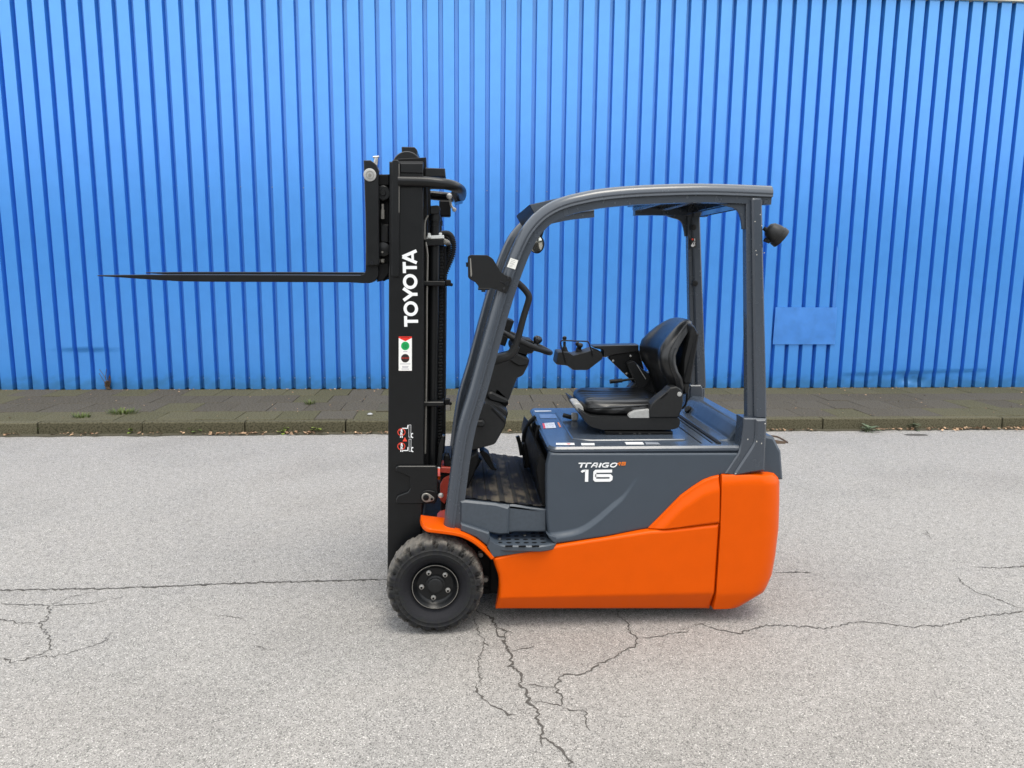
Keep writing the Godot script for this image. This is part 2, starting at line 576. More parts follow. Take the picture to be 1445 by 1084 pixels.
func build_ground() -> void:
	var under := setting("ground")
	var s := Soup.new()
	s.quad(Vector3(-90, -0.12, 40), Vector3(90, -0.12, 40), Vector3(90, -0.12, -60), Vector3(-90, -0.12, -60))
	part("subsoil", s, M.soil, under)

	var road := setting("road")
	var xs := steps_between([-60.0, -8.0, 4.0, -8.0, 9.0, 0.17, 9.0, 61.0, 4.0])
	var zs := steps_between([-7.6, 0.0, 0.17, 0.0, 36.0, 3.0])
	var wide := noise(0.35, FastNoiseLite.TYPE_SIMPLEX_SMOOTH, 4, 51)
	var fine := noise(1.6, FastNoiseLite.TYPE_SIMPLEX_SMOOTH, 3, 52)
	var st := SurfaceTool.new()
	st.begin(Mesh.PRIMITIVE_TRIANGLES)
	for z in zs:
		for x in xs:
			var v := 0.99 + 0.13 * wide.get_noise_2d(x, z * 1.6) + 0.10 * fine.get_noise_2d(x, z)
			var warm := 0.012 * wide.get_noise_2d(x + 40.0, z)
			st.set_color(Color(v + warm, v, v - warm))
			st.set_normal(Vector3.UP)
			st.add_vertex(Vector3(x, 0, z))
	var nx := xs.size()
	for j in zs.size() - 1:
		for i in nx - 1:
			var a := j * nx + i
			for k in [a, a + 1, a + nx, a + 1, a + nx + 1, a + nx]:
				st.add_index(k)
	var o := MeshInstance3D.new()
	o.name = "surface"
	o.mesh = st.commit()
	o.material_override = M.asphalt
	road.add_child(o, true)

	# cracks and the long joint between two asphalt lanes, ground x,z
	var rng := RandomNumberGenerator.new()
	rng.seed = 7
	var long_joint := [-2.7856, -3.9154, -2.4152, -3.912, -2.1685, -3.9149, -1.8522, -3.9084, -1.6417, -3.9195, -1.2896, -3.9397, -1.0312, -3.9461, -0.5776, -3.9528, -0.2365, -3.9525]
	crack(road, long_joint, 0.021, 0.006, rng)
	crack(road, [1.7772, -3.9401, 1.9025, -3.9404, 2.0015, -3.9261], 0.012, 0.005, rng)
	crack(road, [2.9689, -3.9668, 3.1278, -3.9394, 3.2961, -3.961, 3.718, -3.9642], 0.014, 0.006, rng)
	crack(road, [0.0731, -3.6065, 0.0964, -3.5396, 0.1613, -3.4519, 0.1766, -3.3704, 0.1773, -3.2931, 0.2038, -3.2729, 0.2103, -3.155, 0.23, -3.1193, 0.2189, -3.02, 0.257, -2.9623, 0.2555, -2.8935, 0.2456, -2.8718, 0.2717, -2.7982, 0.2746, -2.7427, 0.3066, -2.6744, 0.2907, -2.6304, 0.3052, -2.5558, 0.2965, -2.5091, 0.3355, -2.4726, 0.3729, -2.4314, 0.385, -2.3927, 0.3793, -2.3396, 0.3794, -2.2416], 0.017, 0.006, rng)
	crack(road, [0.1766, -3.3704, 0.2211, -3.3291, 0.2084, -3.2727], 0.012, 0.005, rng)
	crack(road, [0.2211, -3.3291, 0.2434, -3.3144, 0.2565, -3.3023], 0.008, 0.004, rng)
	crack(road, [0.2312, -3.1364, 0.2862, -3.1597, 0.3413, -3.1745], 0.007, 0.004, rng)
	crack(road, [0.0617, -3.5199, 0.0683, -3.4567, 0.0874, -3.3751, 0.0944, -3.288, 0.1109, -3.2316, 0.0992, -3.1434, 0.0748, -3.0439, 0.085, -2.9483, 0.087, -2.873, 0.0745, -2.8591], 0.007, 0.005, rng)
	crack(road, [0.1109, -3.2316, 0.1319, -3.1909], 0.006, 0.004, rng)
	crack(road, [0.059, -2.8893, 0.0698, -2.8305, 0.0996, -2.766, 0.1477, -2.7094, 0.1837, -2.6683, 0.2172, -2.6574], 0.009, 0.006, rng)
	crack(road, [0.8019, -3.5585, 0.7865, -3.4616, 0.8099, -3.3676, 0.8069, -3.2698, 0.8327, -3.2401, 0.8064, -3.1679, 0.7344, -3.1098, 0.6798, -3.0613, 0.6197, -3.0229, 0.5824, -2.9844, 0.5363, -2.9394, 0.4682, -2.9353, 0.4255, -2.9299, 0.4194, -2.8846, 0.3893, -2.842, 0.409, -2.7767, 0.3959, -2.709, 0.3596, -2.7312, 0.3058, -2.741, 0.2785, -2.7425], 0.012, 0.006, rng)
	crack(road, [0.2497, -2.8716, 0.3096, -2.858, 0.3884, -2.8347], 0.007, 0.005, rng)
	crack(road, [0.3959, -2.709, 0.4231, -2.681, 0.4928, -2.6576, 0.4767, -2.6075, 0.4829, -2.5339], 0.007, 0.005, rng)
	crack(road, [0.2965, -2.5091, 0.2967, -2.4579], 0.008, 0.004, rng)
	crack(road, [0.2504, -2.7345, 0.2781, -2.7384], 0.007, 0.004, rng)
	crack(road, [1.0198, -3.3019, 1.0837, -3.3098, 1.1668, -3.3628, 1.213, -3.3008, 1.3234, -3.2417, 1.3832, -3.283, 1.4884, -3.3231, 1.6371, -3.3039, 1.7577, -3.2749, 1.9358, -3.3349, 2.0741, -3.316, 2.1799, -3.2643, 2.3598, -3.278, 2.5916, -3.3611, 2.8567, -3.397, 3.1253, -3.429], 0.011, 0.008, rng)
	crack(road, [0.8327, -3.2401, 0.8902, -3.2277, 0.988, -3.2603, 1.0974, -3.2933], 0.008, 0.006, rng)
	crack(road, [2.8874, -3.4055, 2.8794, -3.4261, 2.8341, -3.5275, 2.7806, -3.626, 2.7721, -3.7417, 2.815, -3.8521], 0.009, 0.006, rng)
	crack(road, [3.0202, -4.5139, 3.0498, -4.5001, 3.0259, -4.4155], 0.009, 0.005, rng)
	crack(road, [3.0913, -4.5698, 3.0558, -4.4998], 0.007, 0.005, rng)
	crack(road, [-2.4603, -3.7831, -2.3256, -3.7566, -2.1906, -3.7276, -2.0837, -3.7277, -2.0265, -3.6514, -1.989, -3.5456, -2.0172, -3.5345, -1.9479, -3.4452, -1.8995, -3.3838, -1.8459, -3.2908, -1.8181, -3.2675, -1.8691, -3.1958, -1.9231, -3.1638, -2.0068, -3.2032, -2.1044, -3.2292], 0.009, 0.007, rng)
	crack(road, [-2.3087, -3.608, -2.2257, -3.5832, -2.1335, -3.5405, -2.0104, -3.5216], 0.009, 0.006, rng)
	crack(road, [-2.0624, -3.7211, -2.0084, -3.8177, -1.8981, -3.8713], 0.007, 0.005, rng)
	crack(road, [-2.0595, -3.7154, -1.8651, -3.7334, -1.7133, -3.8176], 0.007, 0.005, rng)
	crack(road, [-1.8691, -3.1958, -1.7632, -3.2111, -1.7096, -3.2509, -1.6231, -3.3168, -1.6293, -3.4167], 0.008, 0.007, rng)
	crack(road, [-0.917, -3.2528, -0.8563, -3.2057], 0.006, 0.005, rng)
	crack(road, [-1.2122, -3.5701, -1.1228, -3.5473, -1.0322, -3.5168], 0.005, 0.005, rng)


	# damp dark spot near the kerb, right of the truck
	var spot := Soup.new()
	var c := Vector2(4.76, -7.355)
	var ring := PackedVector3Array()
	var w := noise(1.1, FastNoiseLite.TYPE_SIMPLEX_SMOOTH, 3, 53)
	for i in 40:
		var a := TAU * i / 40.0
		var f := 1.0 + 0.35 * w.get_noise_2d(cos(a) * 2.0, sin(a) * 2.0)
		ring.append(Vector3(c.x + cos(a) * 0.125 * f, 0.002, c.y + sin(a) * 0.05 * f))
	for i in 40:
		spot.tri(Vector3(c.x, 0.002, c.y), ring[(i + 1) % 40], ring[i])
	part("damp_spot", spot, M.crack, road)


func crack(road: Node3D, line: Array, width: float, wander: float, rng: RandomNumberGenerator) -> void:
	var p := pts(line)
	var path := PackedVector2Array()
	for i in p.size() - 1:
		var n := maxi(1, int(p[i].distance_to(p[i + 1]) / 0.013))
		var side := (p[i + 1] - p[i]).orthogonal().normalized()
		for k in n:
			path.append(p[i].lerp(p[i + 1], float(k) / n) + side * rng.randf_range(-wander, wander) * 1.35 + Vector2(rng.randf_range(-0.005, 0.005), rng.randf_range(-0.005, 0.005)))
	path.append(p[p.size() - 1])
	var s := Soup.new()
	var l := PackedVector3Array()
	var r := PackedVector3Array()
	var n := path.size()
	for i in n:
		var d := (path[mini(i + 1, n - 1)] - path[maxi(i - 1, 0)]).normalized().orthogonal()
		var fade := minf(1.0, 0.15 + 6.0 * minf(float(i), float(n - 1 - i)) / n)
		var w := width * rng.randf_range(0.2, 0.8) * fade
		if rng.randf() < 0.07:
			w *= rng.randf_range(1.5, 2.6)
		var a := path[i] + d * w * 0.5
		var b := path[i] - d * w * 0.5
		l.append(Vector3(a.x, 0.0025, a.y))
		r.append(Vector3(b.x, 0.0025, b.y))
	for i in n - 1:
		var up := (l[i + 1] - l[i]).cross(r[i] - l[i]).y
		if up > 0.0:
			s.quad(l[i], l[i + 1], r[i + 1], r[i])
		else:
			s.quad(l[i], r[i], r[i + 1], l[i + 1])
	part("crack", s, M.crack, road)


func build_pavement() -> void:
	var rng := RandomNumberGenerator.new()
	rng.seed = 11
	var pave := setting("pavement")
	var s := Soup.new()
	s.xf = Transform3D(SIDE, Vector3(-26, 0, 0))
	s.prism(pts([7.73, -0.1, 9.9, -0.1, 9.9, 0.113, 7.73, 0.113]), 0.0, 54.0, 0.002)
	part("bedding", s, M.soil, pave)
	# four rows of concrete slabs
	var rows := [[-9.628, -9.163, -2.964], [-9.157, -8.688, -2.33], [-8.682, -8.17, -2.9], [-8.164, -7.727, -2.702]]
	for k in 4:
		var z0: float = rows[k][0]
		var z1: float = rows[k][1]
		var shapes: Array[ArrayMesh] = []
		for q in 2:
			var b := Soup.new()
			b.box(Vector3(0, -0.025, 0), Vector3(0.3965 - 0.001 * q, 0.05, z1 - z0 - 0.004 * q), 0.005)
			shapes.append(b.mesh(20.0))
		for i in range(-26, 32):
			var x: float = rows[k][2] + 0.4 * i
			var slab := MeshInstance3D.new()
			slab.name = "paving_slab"
			slab.mesh = shapes[rng.randi() % 2]
			var mossy := 0.92 if k == 0 else (0.85 if k == 3 else 0.1)
			slab.material_override = M[("moss_%d" if rng.randf() < mossy else "slab_%d") % (rng.randi() % 3)]
			slab.position = Vector3(x + 0.2, PAVE + rng.randf_range(-0.003, 0.002), (z0 + z1) * 0.5)
			slab.rotation = Vector3(rng.randf_range(-0.008, 0.008), rng.randf_range(-0.003, 0.003) + (PI if rng.randf() < 0.5 else 0.0), rng.randf_range(-0.01, 0.01))
			pave.add_child(slab, true)
	# dark cover set into the paving, mostly behind the mast
	var c := Soup.new()
	c.box(Vector3(-0.68, 0.131, -8.29), Vector3(0.44, 0.02, 0.44), 0.004)
	part("cover_plate", c, M.soil, pave)

	var kerb := setting("kerb")
	for i in range(-10, 20):
		var x := -4.182 + 1.0074 * i
		var ks := Soup.new()
		ks.xf = Transform3D(SIDE, Vector3(x + 0.004, 0, 0))
		ks.prism(rounded(pts([7.598, -0.1, 7.72, -0.1, 7.72, 0.126 + rng.randf_range(-0.003, 0.003), 7.612, 0.124]), 0.014, 4), 0.0, 1.0 - rng.randf_range(0.0, 0.006), 0.004)
		var stone := part("kerb_stone", ks, M["kerb_%d" % (rng.randi() % 3)], kerb)
		stone.position.z = rng.randf_range(-0.006, 0.006)
	# strip of dirt along the foot of the kerb, ragged towards the road
	var g := Soup.new()
	var edge := noise(2.2, FastNoiseLite.TYPE_SIMPLEX_SMOOTH, 4, 61)
	var n := 340
	for i in n:
		var xa := -12.0 + 28.0 * i / n
		var xb := -12.0 + 28.0 * (i + 1) / n
		var wa := 0.035 + 0.035 * (1.0 - smoothstep(-5.0, 5.0, xa)) + 0.05 * edge.get_noise_1d(xa * 3.0)
		var wb := 0.035 + 0.035 * (1.0 - smoothstep(-5.0, 5.0, xb)) + 0.05 * edge.get_noise_1d(xb * 3.0)
		g.quad(Vector3(xa, 0.004, -7.6 + maxf(0.01, wa)), Vector3(xb, 0.004, -7.6 + maxf(0.01, wb)), Vector3(xb, 0.014, -7.603), Vector3(xa, 0.014, -7.603))
	var gut := setting("gutter")
	part("dirt_strip", g, M.soil, gut)


func dent(x: float, y: float) -> float:
	# the two places where something has run into the sheets
	var d := 0.0
	var a := exp(-pow((x + 4.62) / 0.30, 2.0))
	d -= 0.016 * a * smoothstep(0.66, 0.60, y) * smoothstep(0.05, 0.45, y)
	d += 0.002 * a * exp(-pow((y - 0.65) / 0.02, 2.0))
	var b := smoothstep(5.0, 5.3, x) * smoothstep(7.3, 6.9, x)
	var line := 0.30 + 0.035 * (x - 5.0) * 0.8
	d -= 0.012 * b * smoothstep(line + 0.02, line - 0.015, y)
	d -= 0.024 * exp(-pow((x - 6.03) / 0.10, 2.0) - pow((y - 0.25) / 0.07, 2.0))
	d -= 0.020 * exp(-pow((x - 6.22) / 0.08, 2.0) - pow((y - 0.22) / 0.07, 2.0))
	return d


func build_wall() -> void:
	var wall := Node3D.new()
	wall.name = "hall_wall"
	wall.position = Vector3(0, 0, 0)
	add_child(wall, true)
	tag(wall, "long blue profiled steel sheet wall of a hall behind the paved strip", "wall")
	var ys := steps_between([0.128, 0.80, 0.024, 0.80, 5.04, 0.265])
	var wob := noise(0.9, FastNoiseLite.TYPE_SIMPLEX_SMOOTH, 2, 71)
	var dirt := noise(3.0, FastNoiseLite.TYPE_SIMPLEX_SMOOTH, 4, 72)
	var per := 5
	for k in range(-9, 23):
		var s := Soup.new()
		var cols := PackedVector2Array()
		for i in per:
			var x := RIB0 + PITCH * (k * per + i)
			# groove, then crest; the crest edges are slightly rolled
			cols.append_array(PackedVector2Array([Vector2(x - 0.0025, -0.0006), Vector2(x, -0.003), Vector2(x + 0.0065, -0.0885), Vector2(x + 0.009, -0.09), Vector2(x + 0.046, -0.09), Vector2(x + 0.0485, -0.0885), Vector2(x + 0.055, -0.003), Vector2(x + 0.0575, -0.0006), Vector2(x + 0.08, 0.0), Vector2(x + 0.122, 0.0), Vector2(x + 0.165, 0.0)]))
		var xe := RIB0 + PITCH * (k * per + per)
		cols.append(Vector2(xe - 0.0022, 0.0012))
		var grid := []
		for y in ys:
			var row := PackedVector3Array()
			for c in cols:
				var w := 0.0016 * wob.get_noise_2d(c.x * 2.0, y) if c.y > -0.01 else 0.0
				row.append(Vector3(c.x, y, WALL_Z + c.y + w + dent(c.x, y)))
			grid.append(row)
		for j in ys.size() - 1:
			for i in cols.size() - 1:
				var a: Vector3 = grid[j][i]
				var b: Vector3 = grid[j][i + 1]
				var c: Vector3 = grid[j + 1][i + 1]
				var d: Vector3 = grid[j + 1][i]
				s.quad(a, b, c, d)
				for v in [a, b, c, a, c, d]:
					var f := smoothstep(0.34, 0.12, v.y + 0.12 * dirt.get_noise_2d(v.x * 2.0, v.y * 3.0))
					if v.z < WALL_Z - 0.02:
						f = minf(1.0, f * 1.7)
					var tint := Color.WHITE.lerp(Color(0.62, 0.50, 0.30), f * 0.5)
					# algae tint under the flashing, with sky brightening painted in towards the right
					var algae_glow := smoothstep(3.9, 5.0, v.y + 0.5 * dirt.get_noise_2d(v.x * 0.7, v.y * 0.3))
					s.c.append(tint.lerp(tint * Color(1.55, 1.14, 0.86), algae_glow * (0.6 + 0.4 * smoothstep(-2.0, 6.0, v.x))))
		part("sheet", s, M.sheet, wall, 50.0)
	# cream flashing along the top
	var t := Soup.new()
	t.xf = Transform3D(SIDE, Vector3(-13.75, 0, 0))
	t.prism(pts([9.575, 5.035, 9.70, 5.035, 9.74, 5.33, 9.575, 5.33]), 0.0, 30.45, 0.004)
	part("flashing", t, M.trim, wall)
	# the body of the hall behind the sheets
	var hall := Soup.new()
	hall.box(Vector3(1.47, 2.65, -19.0), Vector3(30.3, 5.2, 18.5), 0.01)
	part("hall_body", hall, M.patch, wall)
	# screws in the grooves
	var sc := Soup.new()
	sc.lathe([[0.0085, 0.0], [0.0085, 0.004], [0.005, 0.007], [0.0, 0.007]], Transform3D(), 8)
	var mm := MultiMesh.new()
	mm.transform_format = MultiMesh.TRANSFORM_3D
	mm.mesh = sc.mesh()
	var where: Array[Vector3] = []
	for i in range(-40, 108):
		var x := RIB0 + PITCH * i + 0.0275
		where.append(Vector3(x, 0.257, WALL_Z - 0.09 + dent(x, 0.257)))
		if posmod(i, 2) == 1:
			where.append(Vector3(x, 2.635, WALL_Z - 0.09))
	mm.instance_count = where.size()
	for i in where.size():
		mm.set_instance_transform(i, Transform3D(Basis(), where[i]))
	var mi := MultiMeshInstance3D.new()
	mi.name = "screws"
	mi.multimesh = mm
	mi.material_override = M.screw
	mi.set_meta("kind", "stuff")
	wall.add_child(mi, true)
	# flat repair plate riveted over the ribs, a little buckled
	var p := Soup.new()
	var nx := 14
	var ny := 9
	var buck := noise(3.0, FastNoiseLite.TYPE_SIMPLEX_SMOOTH, 2, 73)
	var corner := [Vector2(4.127, 0.711), Vector2(4.972, 0.713), Vector2(4.968, 1.2), Vector2(4.133, 1.2)]
	var g := []
	for j in ny + 1:
		var row := PackedVector3Array()
		for i in nx + 1:
			var q: Vector2 = (corner[0] as Vector2).lerp(corner[1], float(i) / nx).lerp((corner[3] as Vector2).lerp(corner[2], float(i) / nx), float(j) / ny)
			row.append(Vector3(q.x, q.y, WALL_Z + 0.014 + 0.007 * buck.get_noise_2d(q.x * 1.2, q.y * 1.2)))
		g.append(row)
	for j in ny:
		for i in nx:
			p.quad(g[j][i], g[j][i + 1], g[j + 1][i + 1], g[j + 1][i])
	var back := Vector3(0, 0, -0.005)
	for i in nx:
		p.quad(g[0][i] + back, g[0][i + 1] + back, g[0][i + 1], g[0][i])
		p.quad(g[ny][i + 1] + back, g[ny][i] + back, g[ny][i], g[ny][i + 1])
	for j in ny:
		p.quad(g[j + 1][0] + back, g[j][0] + back, g[j][0], g[j + 1][0])
		p.quad(g[j][nx] + back, g[j + 1][nx] + back, g[j + 1][nx], g[j][nx])
	part("repair_plate", p, M.patch, wall, 60.0).set_meta("label", "flat blue repair plate over the ribs low on the wall")
	# sheet edge sprung open above the plate
	var lip := Soup.new()
	lip.xf = Transform3D(Basis(Vector3(0, 1, 0), -0.5), Vector3(4.918, 0, WALL_Z + 0.004))
	lip.prism(pts([-0.012, 1.2, 0.02, 1.2, 0.02, 1.75, 0.006, 1.95, -0.012, 2.0]), 0.0, 0.003, 0.0008)
	part("loose_edge", lip, M.patch, wall)


# ---------------------------------------------------------------- plants and litter
func blades(s: Soup, at: Vector3, count: int, height: float, spread: float, lean: float, rng: RandomNumberGenerator, col: Color, width := 0.004) -> void:
	for i in count:
		var a := rng.randf() * TAU
		var d := Vector3(cos(a), 0, sin(a))
		var foot := at + d * spread * sqrt(rng.randf()) * Vector3(1, 0, 0.6)
		var h := height * rng.randf_range(0.45, 1.1)
		var tip := foot + d * h * lean * rng.randf_range(0.3, 1.2) + Vector3(0, h, 0)
		var mid := foot.lerp(tip, 0.55) + Vector3(0, h * 0.12, 0)
		var w := d.cross(Vector3.UP) * width * rng.randf_range(0.6, 1.3)
		var k := col.lerp(Color(0.16, 0.14, 0.05), rng.randf() * 0.4) * rng.randf_range(0.7, 1.25)
		s.quad(foot - w, foot + w, mid + w * 0.8, mid - w * 0.8)
		s.tri(mid - w * 0.8, mid + w * 0.8, tip)
		for q in 9:
			s.c.append(k)


func leaves(s: Soup, at: Vector3, count: int, size: float, spread: float, height: float, rng: RandomNumberGenerator, col: Color) -> void:
	for i in count:
		var a := rng.randf() * TAU
		var d := Vector3(cos(a), rng.randf_range(0.1, 0.9), sin(a)).normalized()
		var foot := at + Vector3(cos(a), 0, sin(a)) * spread * rng.randf() * 0.5 + Vector3(0, height * rng.randf(), 0)
		var l := size * rng.randf_range(0.6, 1.2)
		var w := d.cross(Vector3.UP).normalized() * l * 0.32
		var mid := foot + d * l * 0.5
		var tip := foot + d * l + Vector3(0, -l * 0.2, 0)
		s.tri(foot, mid + w, mid - w)
		s.tri(mid - w, mid + w, tip)
		var k := col * rng.randf_range(0.65, 1.3)
		for q in 6:
			s.c.append(k)


func build_plants() -> void:
	var rng := RandomNumberGenerator.new()
	rng.seed = 23
	var green := Color(0.075, 0.12, 0.025)
	var lime := Color(0.14, 0.19, 0.03)
	var sage := Color(0.07, 0.095, 0.055)
	# grass in the paving joints, left of the truck
	var spots := [
		[Vector3(-3.885, 0.126, -7.8777), 0.085, 34, "small grass tuft in a paving joint at the far left"],
		[Vector3(-3.5549, 0.126, -8.0789), 0.16, 80, "wide grass tuft growing over a pale stone in the paving"],
		[Vector3(-1.7009, 0.126, -8.5674), 0.06, 26, "short grass tuft in a slab joint left of the mast"]]
	for q in spots:
		var s := Soup.new()
		blades(s, q[0], q[2] * 2, 0.05, q[1], 0.9, rng, green)
		var o := part("grass_tuft", s, M.blade, self)
		tag(o, q[3], "grass", "grass tufts in the pavement joints")
	# weeds along the foot of the kerb
	var weeds := [
		[Vector3(-4.5034, 0.0, -7.725), lime, 0.10, "bright green leafy weed at the kerb foot, far left"],
		[Vector3(-4.1425, 0.0, -7.6842), green, 0.07, "thin weed by the dark kerb joint at far left"],
		[Vector3(-3.281, 0.0, -7.6584), lime, 0.07, "low yellow-green weed before the second kerb joint from the left"],
		[Vector3(-2.9691, 0.0, -7.7283), green, 0.085, "upright dark weed on the kerb foot past the second joint"],
		[Vector3(-2.6556, 0.0, -7.6592), green, 0.08, "weed among brown leaves at the start of the long leaf drift"],
		[Vector3(-1.7825, 0.0, -7.6332), lime, 0.07, "lime weed at the kerb between two joints left of the mast"],
		[Vector3(-1.4453, 0.0, -7.6419), lime, 0.07, "lime weed at the kerb nearest to the left of the mast"],
		[Vector3(-0.1662, 0.0, -7.7222), lime, 0.08, "lime weed at the kerb seen between mast and front post"],
		[Vector3(4.3308, 0.0, -7.5275), sage, 0.12, "grey-green weed at the kerb right of the forklift"],
		[Vector3(4.8541, 0.0, -7.617), sage, 0.10, "grey-green weed beside the kerb joint at right"]]
	for q in weeds:
		var s := Soup.new()
		leaves(s, q[0], 34, 0.06, q[2] * 1.2, 0.06, rng, q[1] * 1.3)
		blades(s, q[0], 16, 0.06, q[2] * 0.5, 0.7, rng, q[1])
		var o := part("kerb_weed", s, M.blade, self)
		tag(o, q[3], "weed", "weeds along the kerb")
	# withered plant in a wall groove
	var base: Vector3 = Vector3(-4.3812, 0.1371, -9.6)
	var dw := Soup.new()
	for i in 9:
		var tip := base + Vector3(rng.randf_range(-0.09, 0.07), rng.randf_range(0.10, 0.26), rng.randf_range(0.01, 0.05))
		dw.tube(curve3(v3([base + Vector3(rng.randf_range(-0.02, 0.02), 0, 0.0), base.lerp(tip, 0.5) + Vector3(rng.randf_range(-0.03, 0.03), 0, 0.01), tip]), 3), 0.0035, 5)
	for i in 60:
		var c := base + Vector3(rng.randf_range(-0.03, 0.03), rng.randf_range(0.0, 0.10), rng.randf_range(0.0, 0.03))
		dw.box(c, Vector3(0.012, 0.016, 0.008) * rng.randf_range(0.6, 1.6), 0.002)
	tag(part("dead_weed", dw, M.twig, self), "withered brown weed in a groove at the wall foot", "weed")
	# dry leaves drifted against the kerb and wall
	var leaf := Soup.new()
	leaf.quad(Vector3(-0.5, 0, 0), Vector3(0, 0.12, 0.32), Vector3(0.5, 0, 0), Vector3(0, 0.1, -0.3))
	var lm := MultiMesh.new()
	lm.transform_format = MultiMesh.TRANSFORM_3D
	lm.use_colors = true
	lm.mesh = leaf.mesh()
	var put: Array[Vector3] = []
	var density := noise(0.8, FastNoiseLite.TYPE_SIMPLEX_SMOOTH, 3, 81)
	for i in 2000:
		var x := rng.randf_range(-8.0, 10.0)
		var keep := 0.25 + 1.3 * density.get_noise_1d(x * 1.7)
		keep = maxf(keep, 1.1 * exp(-pow((x + 2.3) / 0.35, 2.0)))
		keep = maxf(keep, 0.9 * smoothstep(4.6, 5.2, x))
		if rng.randf() < keep:
			put.append(Vector3(x, rng.randf_range(0.012, 0.03), -7.592 + absf(rng.randfn(0.0, 0.032))))
	for i in 420:
		put.append(Vector3(rng.randf_range(-8.0, 10.0), PAVE + 0.006, -9.6 + absf(rng.randfn(0.0, 0.05))))
	for i in 240:
		put.append(Vector3(rng.randf_range(-8.0, 10.0), PAVE + 0.006, rng.randf_range(-9.5, -7.75)))
	lm.instance_count = put.size()
	for i in put.size():
		var sz := rng.randf_range(0.014, 0.055) * (0.6 if put[i].y > 0.1 else 1.0)
		lm.set_instance_transform(i, Transform3D(Basis.from_euler(Vector3(rng.randf_range(-0.5, 0.5), rng.randf() * TAU, rng.randf_range(-0.5, 0.5))).scaled(Vector3.ONE * sz), put[i]))
		lm.set_instance_color(i, Color(0.20, 0.115, 0.065).lerp(Color(0.42, 0.28, 0.17), rng.randf()) * rng.randf_range(0.5, 1.15))
	var li := MultiMeshInstance3D.new()
	li.name = "dry_leaves"
	li.multimesh = lm
	li.material_override = M.leaf_dry
	add_child(li, true)
	tag(li, "brown dry leaves and crumbs drifted along kerb and wall", "leaves", "", "stuff")
	# the torn strip of bark lying on the road behind the truck
	var bark := Soup.new()
	for q in [[Vector3(3.1524, 0.0, -7.3351), Vector3(3.2375, 0.0, -7.2728), Vector3(3.2343, 0.0, -7.0317), 0.010], [Vector3(3.0881, 0.0, -7.1799), Vector3(3.1428, 0.0, -7.0944), Vector3(3.2116, 0.0, -7.025), 0.013], [Vector3(3.0174, 0.0, -7.0312), Vector3(3.129, 0.0, -7.0202), Vector3(3.1996, 0.0, -7.018), 0.011], [Vector3(3.1371, 0.0, -7.2759), Vector3(3.152, 0.0, -7.1587), Vector3(3.1498, 0.0, -7.027), 0.009]]:
		var path := PackedVector3Array()
		for i in 3:
			path.append((q[i] as Vector3) + Vector3(0, 0.005, 0))
		bark.tube(curve3(path, 4), q[3] * 0.5, 6, true, 2.2)
	tag(part("bark_strip", bark, M.twig, self), "torn brown bark strips on the road behind the truck's rear post", "bark")
	var stone := Soup.new()
	stone.xf = Transform3D(Basis(), Vector3(-0.9468, 0.126, -7.9049) + Vector3(0, 0.01, 0))
	stone.lathe([[0.0, -0.01], [0.022, -0.006], [0.03, 0.004], [0.018, 0.014], [0.0, 0.016]], Transform3D(Basis(Vector3(1, 0, 0), -PI / 2), Vector3()), 9)
	tag(part("pebble", stone, M.pale_grey, self), "pale pebble on the paving left of the mast", "stone")


# an added, unseen belt of trees behind the camera: it darkens the low sky that the wall and the paint look at
func build_added_tree_belt() -> void:
	var rng := RandomNumberGenerator.new()
	rng.seed = 31
	var wob := noise(0.5, FastNoiseLite.TYPE_SIMPLEX_SMOOTH, 4, 97)
	var s := Soup.new()
	for i in 36:
		var at := Vector3(-63.0 + 3.6 * i + rng.randf_range(-0.8, 0.8), 0, 25.0 + rng.randf_range(-2.0, 3.0))
		var h := rng.randf_range(5.6, 8.2)
		var r := rng.randf_range(2.2, 3.0)
		s.tube(v3([at, at + Vector3(0.1, h * 0.5, 0)]), 0.16, 7)
		var rings := []
		for k in 13:
			var t := k / 12.0
			var ring := PackedVector3Array()
			for q in 18:
				var a := TAU * q / 18.0
				var d := Vector3(cos(a) * sin(PI * t), -cos(PI * t), -sin(a) * sin(PI * t))
				var f := 1.0 + 0.45 * wob.get_noise_3d(d.x * 3.0 + i * 7.0, d.y * 3.0, d.z * 3.0)
				ring.append(at + Vector3(0, h * 0.53, 0) + Vector3(d.x * r, d.y * h * 0.49, d.z * r) * f)
			rings.append(ring)
		s.loft(rings)
	var o := part("added_tree_belt", s, M.foliage, self, 60.0)
	tag(o, "added dark green tree belt out of view behind the viewer, darkening the low sky", "trees", "", "stuff")


# ---------------------------------------------------------------- the forklift, in metres: x to its rear, y up, z to its left side; origin under the front axle
var truck: Node3D


func up_flat(a: Array) -> PackedVector2Array:
	# x,z pairs -> outline for FLAT
	var p := PackedVector2Array()
	for i in range(0, a.size(), 2):
		p.append(Vector2(a[i], -a[i + 1]))
	return p


